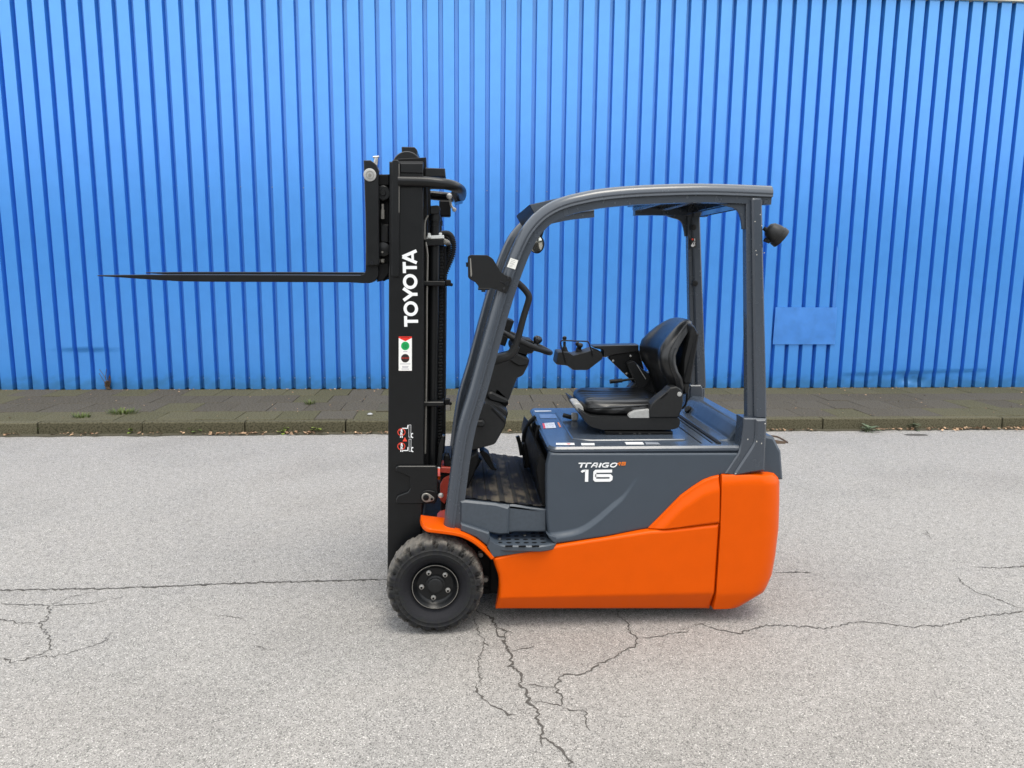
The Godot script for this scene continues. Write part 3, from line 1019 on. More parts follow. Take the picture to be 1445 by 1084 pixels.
# a curved sheet: x between xl and xr, y between bot and top, z from face(x, y, u, v); closed to the back
func panel(s: Soup, bot: PackedVector2Array, top: PackedVector2Array, xl: Array, xr: Array, face: Callable, nx: int, ny: int, back: float, edge := 0.008) -> void:
	var us := PackedFloat32Array()
	var vs := PackedFloat32Array()
	for q in [[us, nx], [vs, ny]]:
		var list: PackedFloat32Array = q[0]
		for i in q[1] + 1:
			list.append(float(i) / q[1])
		if q[1] == nx:
			us = list
		else:
			vs = list
	var g := []
	for v in vs:
		var row := PackedVector3Array()
		for u in us:
			var ti: float = v * (xl.size() - 1)
			var k := mini(int(ti), xl.size() - 2)
			var a := lerpf(xl[k], xl[k + 1], ti - k)
			var tj: float = v * (xr.size() - 1)
			var m := mini(int(tj), xr.size() - 2)
			var b := lerpf(xr[m], xr[m + 1], tj - m)
			var x := lerpf(a, b, u)
			var y0 := at_x(bot, x)
			var y1 := at_x(top, x)
			var y := lerpf(y0, y1, v)
			var z: float = face.call(x, y, u, v)
			var d := minf(minf(x - a, b - x), minf(y - y0, y1 - y))
			if d < edge:
				var e := 1.0 - clampf(d / edge, 0.0, 1.0)
				z -= edge * (1.0 - sqrt(maxf(0.0, 1.0 - e * e)))
			row.append(Vector3(x, y, z))
		g.append(row)
	var ny1: int = g.size() - 1
	var nx1: int = g[0].size() - 1
	for j in ny1:
		for i in nx1:
			s.quad(g[j][i], g[j][i + 1], g[j + 1][i + 1], g[j + 1][i])
	for i in nx1:
		var a: Vector3 = g[0][i]
		var b: Vector3 = g[0][i + 1]
		s.quad(Vector3(a.x, a.y, back), Vector3(b.x, b.y, back), b, a)
		a = g[ny1][i]
		b = g[ny1][i + 1]
		s.quad(a, b, Vector3(b.x, b.y, back), Vector3(a.x, a.y, back))
	for j in ny1:
		var a: Vector3 = g[j][0]
		var b: Vector3 = g[j + 1][0]
		s.quad(Vector3(b.x, b.y, back), Vector3(a.x, a.y, back), a, b)
		a = g[j][nx1]
		b = g[j + 1][nx1]
		s.quad(Vector3(a.x, a.y, back), Vector3(b.x, b.y, back), b, a)


func sweep(s: Soup, path: PackedVector2Array, prof: PackedVector2Array, z: float, nose := 0.0) -> void:
	var rings := []
	for i in path.size():
		# a rounded nose: the outer edge draws in towards the start of the path
		var run := path[i].distance_to(path[0]) / maxf(1e-5, nose)
		var wide := 1.0 if nose == 0.0 or run >= 1.0 else maxf(0.08, sqrt(1.0 - (1.0 - run) * (1.0 - run)))
		var zb := prof[0].y
		var d := (path[mini(i + 1, path.size() - 1)] - path[maxi(i - 1, 0)]).normalized()
		var n := Vector2(-d.y, d.x)
		var ring := PackedVector3Array()
		for q in prof:
			ring.append(Vector3(path[i].x + n.x * q.x, path[i].y + n.y * q.x, z + zb + (q.y - zb) * wide))
		rings.append(ring)
	s.loft(rings)


func mount(called: String, s: Soup, m: Material, parent: Node = truck, deg := 40.0) -> MeshInstance3D:
	return part(called, s, m, parent if parent else truck, deg)


func both(called: String, s: Soup, m: Material, parent: Node, deg := 40.0) -> MeshInstance3D:
	var a := part(called, s, m, parent, deg)
	part(called, s.mirrored(), m, parent, deg)
	return a


func bolt(s: Soup, at: Vector3, r: float, h: float) -> void:
	s.lathe([[r * 1.25, 0.0], [r * 1.25, h * 0.3], [r, h * 0.35], [r, h * 0.9], [r * 0.8, h], [0.0, h]], Transform3D(Basis(), at), 8)


func build_wheel() -> void:
	var rub := Soup.new()
	var prof := [[0.113, 0.046], [0.121, 0.053], [0.132, 0.060], [0.142, 0.072], [0.152, 0.083], [0.162, 0.0885], [0.170, 0.0905], [0.174, 0.0928], [0.178, 0.0900], [0.190, 0.0900], [0.194, 0.0925], [0.1975, 0.0895], [0.204, 0.0885], [0.212, 0.0865], [0.219, 0.082], [0.226, 0.074], [0.2315, 0.062], [0.2345, 0.048], [0.2355, 0.030], [0.2355, 0.010], [0.2355, -0.010], [0.2355, -0.030], [0.2345, -0.050], [0.230, -0.068], [0.220, -0.082], [0.19, -0.0885], [0.16, -0.084], [0.12, -0.07]]
	var seg := 340
	var chip := noise(9.0, FastNoiseLite.TYPE_SIMPLEX_SMOOTH, 4, 91)
	var dusty := noise(5.0, FastNoiseLite.TYPE_SIMPLEX_SMOOTH, 4, 92)
	var g := []
	var col := []
	for k in seg:
		var a := TAU * k / seg
		var ring := PackedVector3Array()
		var cr := PackedColorArray()
		for q in prof:
			var r: float = q[0]
			var h: float = q[1]
			var n := chip.get_noise_3d(cos(a) * 1.2, sin(a) * 1.2, h * 4.0)
			var n2 := dusty.get_noise_3d(cos(a) * 1.4, sin(a) * 1.4, h * 6.0)
			var side := signf(h)
			var sh := smoothstep(0.200, 0.214, r) * smoothstep(0.040, 0.062, absf(h)) * clampf(0.85 + 1.6 * n2, 0.25, 1.3)
			var ph := fposmod(20.0 * a / TAU + side * 0.25 + 3.0 * (0.235 - r) + 0.22 * n + 0.10 * n2, 1.0)
			var groove := smoothstep(0.0, 0.06, ph) * smoothstep(0.42, 0.36, ph)
			r -= groove * sh * 0.017 - n * 0.0055 * smoothstep(0.19, 0.22, r)
			h -= side * groove * sh * 0.012 - side * 0.003 * n * smoothstep(0.19, 0.22, q[0])
			# worn flat lettering band
			if q[0] > 0.176 and q[0] < 0.192:
				h += side * 0.0008 * signf(sin(a * 38.0)) * smoothstep(0.2, 0.7, sin(a * 2.0 + 0.6))
			ring.append(Vector3(cos(a) * r, sin(a) * r, h))
			var d := smoothstep(0.216, 0.233, q[0]) * (0.8 + 0.9 * n2) * (1.0 - 0.75 * groove * sh)
			d = clampf(d + 0.10 * smoothstep(0.15, 0.2, q[0]) * maxf(0.0, n2 + 0.2), 0.0, 1.0)
			cr.append(Color(0.0105, 0.011, 0.012).lerp(Color(0.165, 0.15, 0.13), d))
		g.append(ring)
		col.append(cr)
	for k in seg:
		var k2 := (k + 1) % seg
		for i in prof.size() - 1:
			# outer side first: heights fall along the profile
			rub.quad(g[k][i + 1], g[k2][i + 1], g[k2][i], g[k][i])
			for c in [col[k][i + 1], col[k2][i + 1], col[k2][i], col[k][i + 1], col[k2][i], col[k][i]]:
				rub.c.append(c)
	var rim := Soup.new()
	rim.lathe([[0.0, 0.033], [0.040, 0.033], [0.080, 0.035], [0.089, 0.039], [0.096, 0.050], [0.103, 0.060], [0.108, 0.066], [0.112, 0.066], [0.114, 0.058], [0.114, 0.03]].map(func(q): return [q[0], q[1]]), Transform3D(), 48)
	for i in range(0, rim.t.size(), 3):      # lathe runs outwards here, so turn the faces to +z
		var b := rim.t[i + 1]
		rim.t[i + 1] = rim.t[i + 2]
		rim.t[i + 2] = b
	var back := Soup.new()
	back.lathe([[0.12, -0.06], [0.12, 0.02]], Transform3D(), 32)
	rim.join(back)
	var hub := Soup.new()
	hub.lathe([[0.047, 0.030], [0.046, 0.040], [0.038, 0.043], [0.037, 0.054], [0.032, 0.058], [0.0, 0.0585]], Transform3D(), 32)
	var ring := Soup.new()
	for k in 60:
		var a0 := TAU * k / 60.0
		var a1 := TAU * (k + 1) / 60.0
		ring.quad(Vector3(cos(a0) * 0.1085, sin(a0) * 0.1085, 0.0668), Vector3(cos(a0) * 0.1115, sin(a0) * 0.1115, 0.0668), Vector3(cos(a1) * 0.1115, sin(a1) * 0.1115, 0.0668), Vector3(cos(a1) * 0.1085, sin(a1) * 0.1085, 0.0668))
	for side in [1.0, -1.0]:
		var w := Node3D.new()
		w.name = "front_wheel"
		w.position = Vector3(0, 0.2275, 0.458 * side)
		w.scale = Vector3(0.968, 0.968, 1.0)
		if side < 0.0:
			w.rotation.y = PI
		truck.add_child(w, true)
		part("tyre", rub, M.rubber, w, 50.0)
		part("rim", rim, M.black_paint, w)
		part("worn_rim_edge", ring, M.dull_steel, w)
		part("hub_cap", hub, M.plastic, w)
		for k in 5:
			var b := Soup.new()
			var a := deg_to_rad(45.6 + 72.0 * k)
			bolt(b, Vector3(cos(a) * 0.068, sin(a) * 0.068, 0.0345), 0.0102, 0.013)
			part("wheel_nut", b, M.steel, w)
			b = Soup.new()
			b.lathe([[0.0058, 0.0], [0.0056, 0.0155], [0.0, 0.016]], Transform3D(Basis(), Vector3(cos(a) * 0.068, sin(a) * 0.068, 0.0345)), 10)
			part("wheel_stud", b, M.black_dull, w)
	var axle := Soup.new()
	axle.lathe([[0.05, -0.36], [0.05, 0.36]], Transform3D(Basis(), Vector3(0, 0.234, 0)), 16)
	mount("front_axle", axle, M.black_dull)
	# driven rear wheel, deep under the counterweight
	var rw := Soup.new()
	rw.lathe([[0.02, -0.07], [0.17, -0.07], [0.19, -0.05], [0.19, 0.05], [0.17, 0.07], [0.02, 0.07]], Transform3D(Basis(), Vector3(1.30, 0.19, 0)), 40)
	mount("rear_wheel", rw, M.hose)


func build_mast() -> void:
	var mast := Node3D.new()
	mast.name = "mast"
	truck.add_child(mast, true)
	var s := Soup.new()
	s.prism(pts([-0.1982, 2.1736, -0.0467, 2.1763, -0.0551, 0.7679, -0.0742, 0.3861, -0.0801, 0.1368, -0.2411, 0.1404, -0.2162, 1.2997]), 0.262, 0.33, 0.004)
	both("outer_channel", s, M.black_paint, mast)
	s = Soup.new()
	s.prism(pts([-0.1704, 2.1971, -0.0372, 2.2059, -0.0328, 1.9565, -0.0383, 0.7281, -0.1578, 0.7293]), 0.19, 0.25, 0.003)
	both("inner_channel", s, M.black_dull, mast)
	# guide strip on the face of the channel, round topped
	s = Soup.new()
	s.prism(rounded(pts([-0.1864, 2.1718, -0.1787, 2.1797, -0.1598, 2.18, -0.152, 2.1725, -0.1604, 1.6588, -0.1949, 1.6618]), 0.006, 3), 0.325, 0.346, 0.003)
	both("guide_strip", s, M.black_paint, mast)
	s = Soup.new()
	s.tube(v3([Vector3(-0.1534, 2.1631, 0.3455), Vector3(-0.1545, 2.0672, 0.3455), Vector3(-0.1565, 1.9485, 0.3455)]), 0.0016, 5)
	part("worn_edge", s, M.dull_steel, mast)
	s = Soup.new()
	s.prism(pts([-0.1499, 2.1663, -0.0467, 2.1682, -0.0471, 2.1232, -0.1505, 2.1245]), 0.25, 0.337, 0.003)
	both("top_block", s, M.black_paint, mast)
	s = Soup.new()
	s.prism(pts([-0.0396, 2.1531, 0.0511, 2.1515, 0.0542, 2.1152, -0.04, 2.1136]), 0.20, 0.30, 0.003)
	both("cylinder_head_block", s, M.black_paint, mast)
	# tie bar: a thick bent tube that runs back from one channel, across and forward to the other
	var half := [Vector3(-0.1588, 2.0869, 0.335), Vector3(-0.0505, 2.0871, 0.335), Vector3(0.0326, 2.0806, 0.335), Vector3(0.0836, 2.0746, 0.31), Vector3(0.1127, 2.0682, 0.25), Vector3(0.1262, 2.0658, 0.14)]
	var path := PackedVector3Array(half)
	for i in range(half.size() - 1, -1, -1):
		var p: Vector3 = half[i]
		path.append(Vector3(p.x, p.y, -p.z))
	s = Soup.new()
	s.tube(curve3(path, 4), 0.0245, 14)
	part("tie_bar", s, M.black_paint, mast)
	s = Soup.new()
	s.prism(pts([0.0872, 2.1157, 0.1269, 2.1163, 0.1341, 2.0422, 0.0942, 2.031, 0.0726, 2.0731]), -0.30, -0.08, 0.004)
	part("tie_bar_plate", s, M.black_gloss, mast)
	s = Soup.new()
	s.box(Vector3(0.0416, 2.0054, -0.2), Vector3(0.06, 0.08, 0.10), 0.006)
	part("valve_block", s, M.black_dull, mast)
	s = Soup.new()
	s.tube(v3([Vector3(0.066, 2.0546, -0.05), Vector3(0.0765, 2.0094, -0.05), Vector3(0.0908, 1.992, -0.05)]), 0.006, 8)
	bolt(s, Vector3(0.0661, 2.0573, -0.04), 0.012, 0.014)
	bolt(s, Vector3(0.0908, 1.9913, -0.04), 0.009, 0.012)
	part("tie_bar_bolt", s, M.steel, mast)
	# chain wheel and its yoke in the middle of the mast head
	for z in [0.155, -0.155]:
		var cw := Soup.new()
		cw.xf = Transform3D(Basis(), Vector3(-0.1285, 2.1716, 0.155) + Vector3(0, 0, z - 0.155))
		cw.lathe([[0.0, 0.028], [0.028, 0.028], [0.030, 0.022], [0.048, 0.022], [0.050, 0.030], [0.066, 0.030], [0.070, 0.024], [0.060, 0.010], [0.060, -0.010], [0.070, -0.024], [0.066, -0.03], [0.0, -0.03]].map(func(q): return [q[0], -q[1]]), Transform3D(), 40)
		part("chain_wheel", cw, M.black_paint, mast)
		var hub := Soup.new()
		hub.lathe([[0.034, 0.0], [0.034, 0.0315], [0.022, 0.0325], [0.0, 0.0325]], Transform3D(Basis(), cw.xf.origin), 20)
		part("chain_wheel_hub", hub, M.dull_steel, mast)
	s = Soup.new()
	s.prism(rounded(pts([-0.1581, 2.2702, -0.096, 2.2698, -0.0828, 2.2553, -0.0865, 2.2226, -0.1034, 2.2124, -0.1065, 2.2353, -0.1299, 2.243, -0.1569, 2.2376]), 0.005, 3), -0.16, 0.12, 0.003)
	part("chain_yoke", s, M.black_paint, mast)
	# lift cylinders, pipes, chain
	for z in [0.215, -0.215]:
		var by := Vector3(0, 0, z - 0.215)
		s = Soup.new()
		s.tube(v3([Vector3(-0.0019, 1.8277, 0.215), Vector3(-0.011, 1.2862, 0.215), Vector3(-0.0206, 0.7001, 0.215)]), 0.0255, 18)
		s = s.moved(by)
		part("lift_cylinder", s, M.black_paint, mast)
		s = Soup.new()
		s.tube(v3([Vector3(0.0023, 1.9593, 0.215), Vector3(-0.002, 1.8244, 0.215)]), 0.0235, 16)
		s.tube(v3([Vector3(0.0012, 1.9462, 0.215), Vector3(0.0004, 1.92, 0.215)]), 0.028, 16)
		s.tube(v3([Vector3(-0.0004, 1.9068, 0.215), Vector3(-0.0011, 1.897, 0.215)]), 0.026, 16)
		s = s.moved(by)
		part("cylinder_gland", s, M.black_paint, mast)
		s = Soup.new()
		s.prism(rounded(pts([-0.0196, 1.9877, 0.0167, 1.9915, 0.0265, 1.9835, 0.023, 1.9511, -0.0199, 1.9505]), 0.006, 3), 0.185, 0.245, 0.003)
		s = s.moved(by)
		part("rod_cap", s, M.black_paint, mast)
	s = Soup.new()
	s.prism(pts([-0.035, 1.8489, 0.0427, 1.8546, 0.0442, 1.8383, -0.0384, 1.8342]), 0.16, 0.26, 0.002)
	bolt(s, Vector3(-0.0241, 1.8463, 0.245), 0.008, 0.03)
	s.box(Vector3(-0.0258, 1.8562, 0.24), Vector3(0.014, 0.014, 0.014), 0.003)
	s.box(Vector3(0.0273, 1.8585, 0.24), Vector3(0.014, 0.014, 0.014), 0.003)
	part("pipe_clamp", s, M.white_plastic, mast)
	s = Soup.new()
	s.prism(pts([-0.0466, 1.8324, 0.0426, 1.835, 0.0441, 1.8072, -0.0469, 1.803]), 0.15, 0.262, 0.002)
	part("clamp_bracket", s, M.black_paint, mast)
	for q in [Vector3(-0.0548, 1.6286, 0.27), Vector3(-0.062, 1.0515, 0.27)]:
		s = Soup.new()
		s.box(q + Vector3(0.05, 0, -0.04), Vector3(0.102, 0.022, 0.10), 0.003)
		part("pipe_bracket", s, M.black_paint, mast)
		s = Soup.new()
		s.box(q + Vector3(0.116, 0.002, -0.05), Vector3(0.03, 0.03, 0.03), 0.005)
		bolt(s, q + Vector3(0.132, -0.006, -0.04), 0.007, 0.012)
		part("bracket_bolt", s, M.black_dull, mast)
	s = Soup.new()
	s.tube(curve3(v3([Vector3(-0.0289, 1.9425, 0.268), Vector3(-0.0423, 1.9165, 0.268), Vector3(-0.0452, 1.8841, 0.268), Vector3(-0.0454, 1.8322, 0.268)]), 4), 0.0042, 8)
	part("hydraulic_pipe", s, M.dull_steel, mast)
	s = Soup.new()
	s.tube(curve3(v3([Vector3(-0.0405, 1.8192, 0.268), Vector3(-0.0337, 1.7736, 0.268), Vector3(-0.0331, 1.7211, 0.268), Vector3(-0.0375, 1.5622, 0.268), Vector3(-0.0425, 1.224, 0.268), Vector3(-0.0524, 0.8046, 0.268)]), 4), 0.0046, 8)
	part("hydraulic_pipe", s, M.dull_steel, mast)
	s = Soup.new()
	var ca := Vector3(0.0303, 1.7953, 0.2)
	var cb := Vector3(0.0143, 0.7321, 0.2)
	for i in 70:
		s.box(ca.lerp(cb, i / 69.0), Vector3(0.016 if i % 2 else 0.022, 0.0125, 0.022), 0.002)
	part("lift_chain", s, M.black_dull, mast)
	s = Soup.new()
	s.prism(pts([-0.0379, 1.8055, 0.0523, 1.8065, 0.0385, 0.7762, -0.0468, 0.777]), -0.2, 0.16, 0.002)
	part("cross_plate", s, M.black_dull, mast)
	# corrugated hoses that loop over behind the mast
	for q in [[Vector3(0.03, 1.8641, 0.14), Vector3(0.0574, 1.8661, 0.14), Vector3(0.0779, 1.8511, 0.14), Vector3(0.088, 1.8141, 0.14), Vector3(0.0827, 1.7631, 0.14), Vector3(0.0636, 1.7153, 0.14), Vector3(0.0427, 1.6604, 0.14), Vector3(0.0319, 1.5916, 0.14)], [Vector3(0.0251, 1.8458, 0.08), Vector3(0.046, 1.8529, 0.08), Vector3(0.0615, 1.8359, 0.08), Vector3(0.0648, 1.7981, 0.08), Vector3(0.0559, 1.7567, 0.08), Vector3(0.0382, 1.7011, 0.08), Vector3(0.0238, 1.6244, 0.08)]]:
		s = Soup.new()
		var line := curve3(PackedVector3Array(q), 5)
		for i in line.size() - 1:
			var w := along((line[i] + line[i + 1]) * 0.5, line[i + 1] - line[i])
			s.lathe([[0.008, -0.0065], [0.0095, -0.004], [0.0145, -0.003], [0.0145, 0.003], [0.0095, 0.004], [0.008, 0.0065]], w, 10)
		part("corrugated_hose", s, M.hose, mast)
	s = Soup.new()
	s.tube(curve3(v3([Vector3(0.0429, 1.8144, 0.11), Vector3(0.055, 1.8281, 0.11), Vector3(0.0636, 1.8112, 0.11)]), 3), 0.012, 8)
	part("hose_end", s, M.dull_steel, mast)
	s = Soup.new()
	bolt(s, Vector3(0.0447, 1.8254, 0.2), 0.012, 0.02)
	s.box(Vector3(0.0544, 1.8227, 0.18), Vector3(0.03, 0.014, 0.02), 0.003)
	part("hose_fitting", s, M.dull_steel, mast)
	# foot bracket with its recess, trunnion and bolts
	s = Soup.new()
	s.prism(rounded(pts([-0.1905, 0.7542, -0.1804, 0.7639, 0.0005, 0.7621, 0.01, 0.7521, 0.0092, 0.6297, -0.0044, 0.5738, -0.1891, 0.5764, -0.1924, 0.5926, -0.1826, 0.6148, -0.1325, 0.634, -0.1216, 0.6524, -0.1221, 0.708, -0.1784, 0.7344, -0.1902, 0.7407]), 0.006, 3), 0.32, 0.347, 0.0035)
	both("foot_bracket", s, M.black_paint, mast)
	s = Soup.new()
	s.prism(rounded(pts([-0.0765, 0.6082, -0.0673, 0.636, -0.0405, 0.6462, -0.0019, 0.6382, 0.0099, 0.6164, 0.0007, 0.5823, -0.0232, 0.5764, -0.059, 0.5769]), 0.01, 3), 0.33, 0.356, 0.004)
	both("trunnion_cap", s, M.black_dull, mast)
	s = Soup.new()
	s.prism(rounded(pts([-0.069, 0.6106, -0.0629, 0.6279, -0.0462, 0.6332, -0.0284, 0.6274, -0.006, 0.6067, -0.0073, 0.5949, -0.0228, 0.5902, -0.0466, 0.5855, -0.0632, 0.5932]), 0.010, 4), 0.354, 0.362, 0.002)
	both("trunnion_lock", s, M.dull_steel, mast)
	s = Soup.new()
	s.lathe([[0.014, 0.0], [0.014, 0.006], [0.009, 0.008], [0.0, 0.008]], Transform3D(Basis(), Vector3(-0.0463, 0.611, 0.362)), 16)
	s.lathe([[0.006, 0.0], [0.006, 0.005], [0.0, 0.006]], Transform3D(Basis(), Vector3(-0.0185, 0.6032, 0.362)), 10)
	both("trunnion_pin", s, M.black_dull, mast)
	s = Soup.new()
	bolt(s, Vector3(0.0246, 0.6158, 0.345), 0.011, 0.016)
	both("foot_bolt", s, M.steel, mast)
	s = Soup.new()
	s.tube(v3([Vector3(-0.0722, 0.5563, 0.3), Vector3(-0.0755, 0.4659, 0.3)]), 0.0035, 8)
	part("grease_line", s, M.dull_steel, mast)
	s = Soup.new()
	s.prism(pts([0.0017, 0.7336, 0.0146, 0.8528, 0.03, 0.8901, 0.0421, 0.8869, 0.037, 0.8276, 0.023, 0.7271]), 0.21, 0.25, 0.003)
	part("side_gusset", s, M.black_paint, mast)
	s = Soup.new()
	s.prism(rounded(pts([0.0348, 0.7632, 0.041, 0.7822, 0.0595, 0.782, 0.0668, 0.7629, 0.0667, 0.7502, 0.0808, 0.7437, 0.0777, 0.7183, 0.0407, 0.7218]), 0.008, 3), 0.16, 0.22, 0.005)
	part("tilt_clevis", s, M.black_dull, mast)
	# lettering up the face of the channel: height and run taken from the mast
	var o := Vector3(-0.0762, 1.4298, 0.3305)
	var f := Transform3D(Basis(Vector3(-0.012, 1, 0), Vector3(-1, -0.012, 0), Vector3(0, 0, 1)), o)
	var k := 0.003343
	var h := 19.4
	var w := 4.3
	var T := [[0.0, 15.0], [74.0, 89.2]]
	for q in T:
		s = Soup.new()
		s.xf = f * Transform3D(Basis().scaled(Vector3(k, k, 1)), Vector3())
		s.stroke(pts([q[0], h - w / 2, q[1], h - w / 2]), w, 0.0, 0.0015)
		s.stroke(pts([(q[0] + q[1]) / 2, 0, (q[0] + q[1]) / 2, h - w]), w, 0.0, 0.0015)
		part("letter", s, M.white, mast)
	for q in [25.0, 62.4]:
		s = Soup.new()
		s.xf = f * Transform3D(Basis().scaled(Vector3(k, k, 1)), Vector3())
		s.stroke(ellipse(Vector2(q, h / 2), 8.2, h / 2 - w / 2 + 0.3, 28), w, 0.0, 0.0015, true)
		part("letter", s, M.white, mast)
	s = Soup.new()
	s.xf = f * Transform3D(Basis().scaled(Vector3(k, k, 1)), Vector3())
	s.stroke(pts([36.6, h, 44.9, 7.6]), w * 1.05, 0.0, 0.0015)
	s.stroke(pts([53.2, h, 44.9, 7.6]), w * 1.05, 0.0002, 0.0017)
	s.stroke(pts([44.9, 0, 44.9, 9.0]), w, 0.0004, 0.0019)
	part("letter", s, M.white, mast)
	s = Soup.new()
	s.xf = f * Transform3D(Basis().scaled(Vector3(k, k, 1)), Vector3())
	s.stroke(pts([88.0, 0, 96.2, h]), w, 0.0, 0.0015)
	s.stroke(pts([104.4, 0, 96.2, h]), w, 0.0002, 0.0017)
	s.stroke(pts([91.5, 5.6, 101.0, 5.6]), w * 0.8, 0.0004, 0.0019)
	part("letter", s, M.white, mast)
	# inspection sticker
	var im := blank(76, 192, Color(0.9, 0.9, 0.89))
	for y in 26:
		var half_w := int(38.0 * (1.0 - maxf(0.0, y - 8) / 18.0))
		im.fill_rect(Rect2i(38 - half_w, y, half_w * 2, 1), Color(0.85, 0.16, 0.1))
	im.fill_rect(Rect2i(14, 4, 48, 3), Color(0.45, 0.08, 0.06))
	disc(im, 37, 52, 24, Color(0.05, 0.62, 0.33))
	for q in [[28, 36, 5, 24], [38, 42, 4, 22], [46, 36, 4, 26], [24, 62, 24, 4]]:
		im.fill_rect(Rect2i(q[0], q[1], q[2], q[3]), Color(0.03, 0.42, 0.22))
	disc(im, 37, 121, 24, Color(0.14, 0.12, 0.12))
	for i in 5:
		im.fill_rect(Rect2i(17 + i * 9, 116, 6, 9), Color(0.62, 0.16, 0.12))
	for q in [[26, 83, 24], [8, 152, 60], [20, 166, 36], [20, 173, 34], [16, 181, 44]]:
		im.fill_rect(Rect2i(q[0], q[1], q[2], 3), Color(0.55, 0.55, 0.6))
	print_on("inspection_sticker", im, Vector3(-0.1674, 1.3832, 0.332), Vector3(-0.1063, 1.3834, 0.332), Vector3(-0.1082, 1.2217, 0.332), Vector3(-0.1698, 1.2218, 0.332), mast)
	# two warning pictograms: nobody under or on the forks
	for q in 2:
		var dy := 118.0 * q
		var e := Transform3D(Basis().scaled(Vector3(0.003343 / 5.705, -0.003343 / 5.705, 1)), Vector3(-0.2319, 0.995, 0.3305))
		var a := Soup.new()
		ink(a, e, ellipse(Vector2(121 - 3 * q, 118 + dy), 29, 29, 24), 5.5, true)
		ink(a, e, pts([104, 99 + dy, 138, 140 + dy]), 5.0, false)
		part("prohibition_ring", a, M.print_red, mast)
		a = Soup.new()
		ink(a, e, ellipse(Vector2(121, 98 + dy), 4, 4, 10), 6.0, true)
		ink(a, e, pts([121, 104 + dy, 121, 136 + dy]), 17.0, false)
		ink(a, e, pts([115, 134 + dy, 113, 164 + dy]), 8.0, false)
		ink(a, e, pts([126, 134 + dy, 127, 164 + dy]), 8.0, false)
		if q == 0:
			ink(a, e, pts([126, 86, 170, 86, 174, 58]), 7.0, false)
		else:
			ink(a, e, pts([128, 272, 170, 272, 172, 242]), 7.0, false)
		ink(a, e, pts([181, 58 + dy, 198, 58 + dy, 196, 160 + dy, 180, 160 + dy]), 2.5, true)
		ink(a, e, pts([214, 128 + dy, 203, 132 + dy, 198, 145 + dy, 203, 160 + dy, 214, 164 + dy]), 9.0, false)
		part("warning_figure", a, M.white, mast)
	s = Soup.new()
	s.prism(pts([-0.1453, 0.9017, -0.1567, 0.8811, -0.1349, 0.881]), 0.3302, 0.3322, 0.0)
	part("warning_triangle", s, M.print_red, mast)


# a printed stroke whose own y runs down
func ink(s: Soup, f: Transform3D, p: PackedVector2Array, w: float, closed: bool) -> void:
	var n := s.t.size()
	var t := Soup.new()
	t.stroke(p, w, 0.0, 0.0012, closed)
	for i in range(0, t.t.size(), 3):
		for k in [0, 2, 1]:
			s.t.append(f * t.t[i + k])


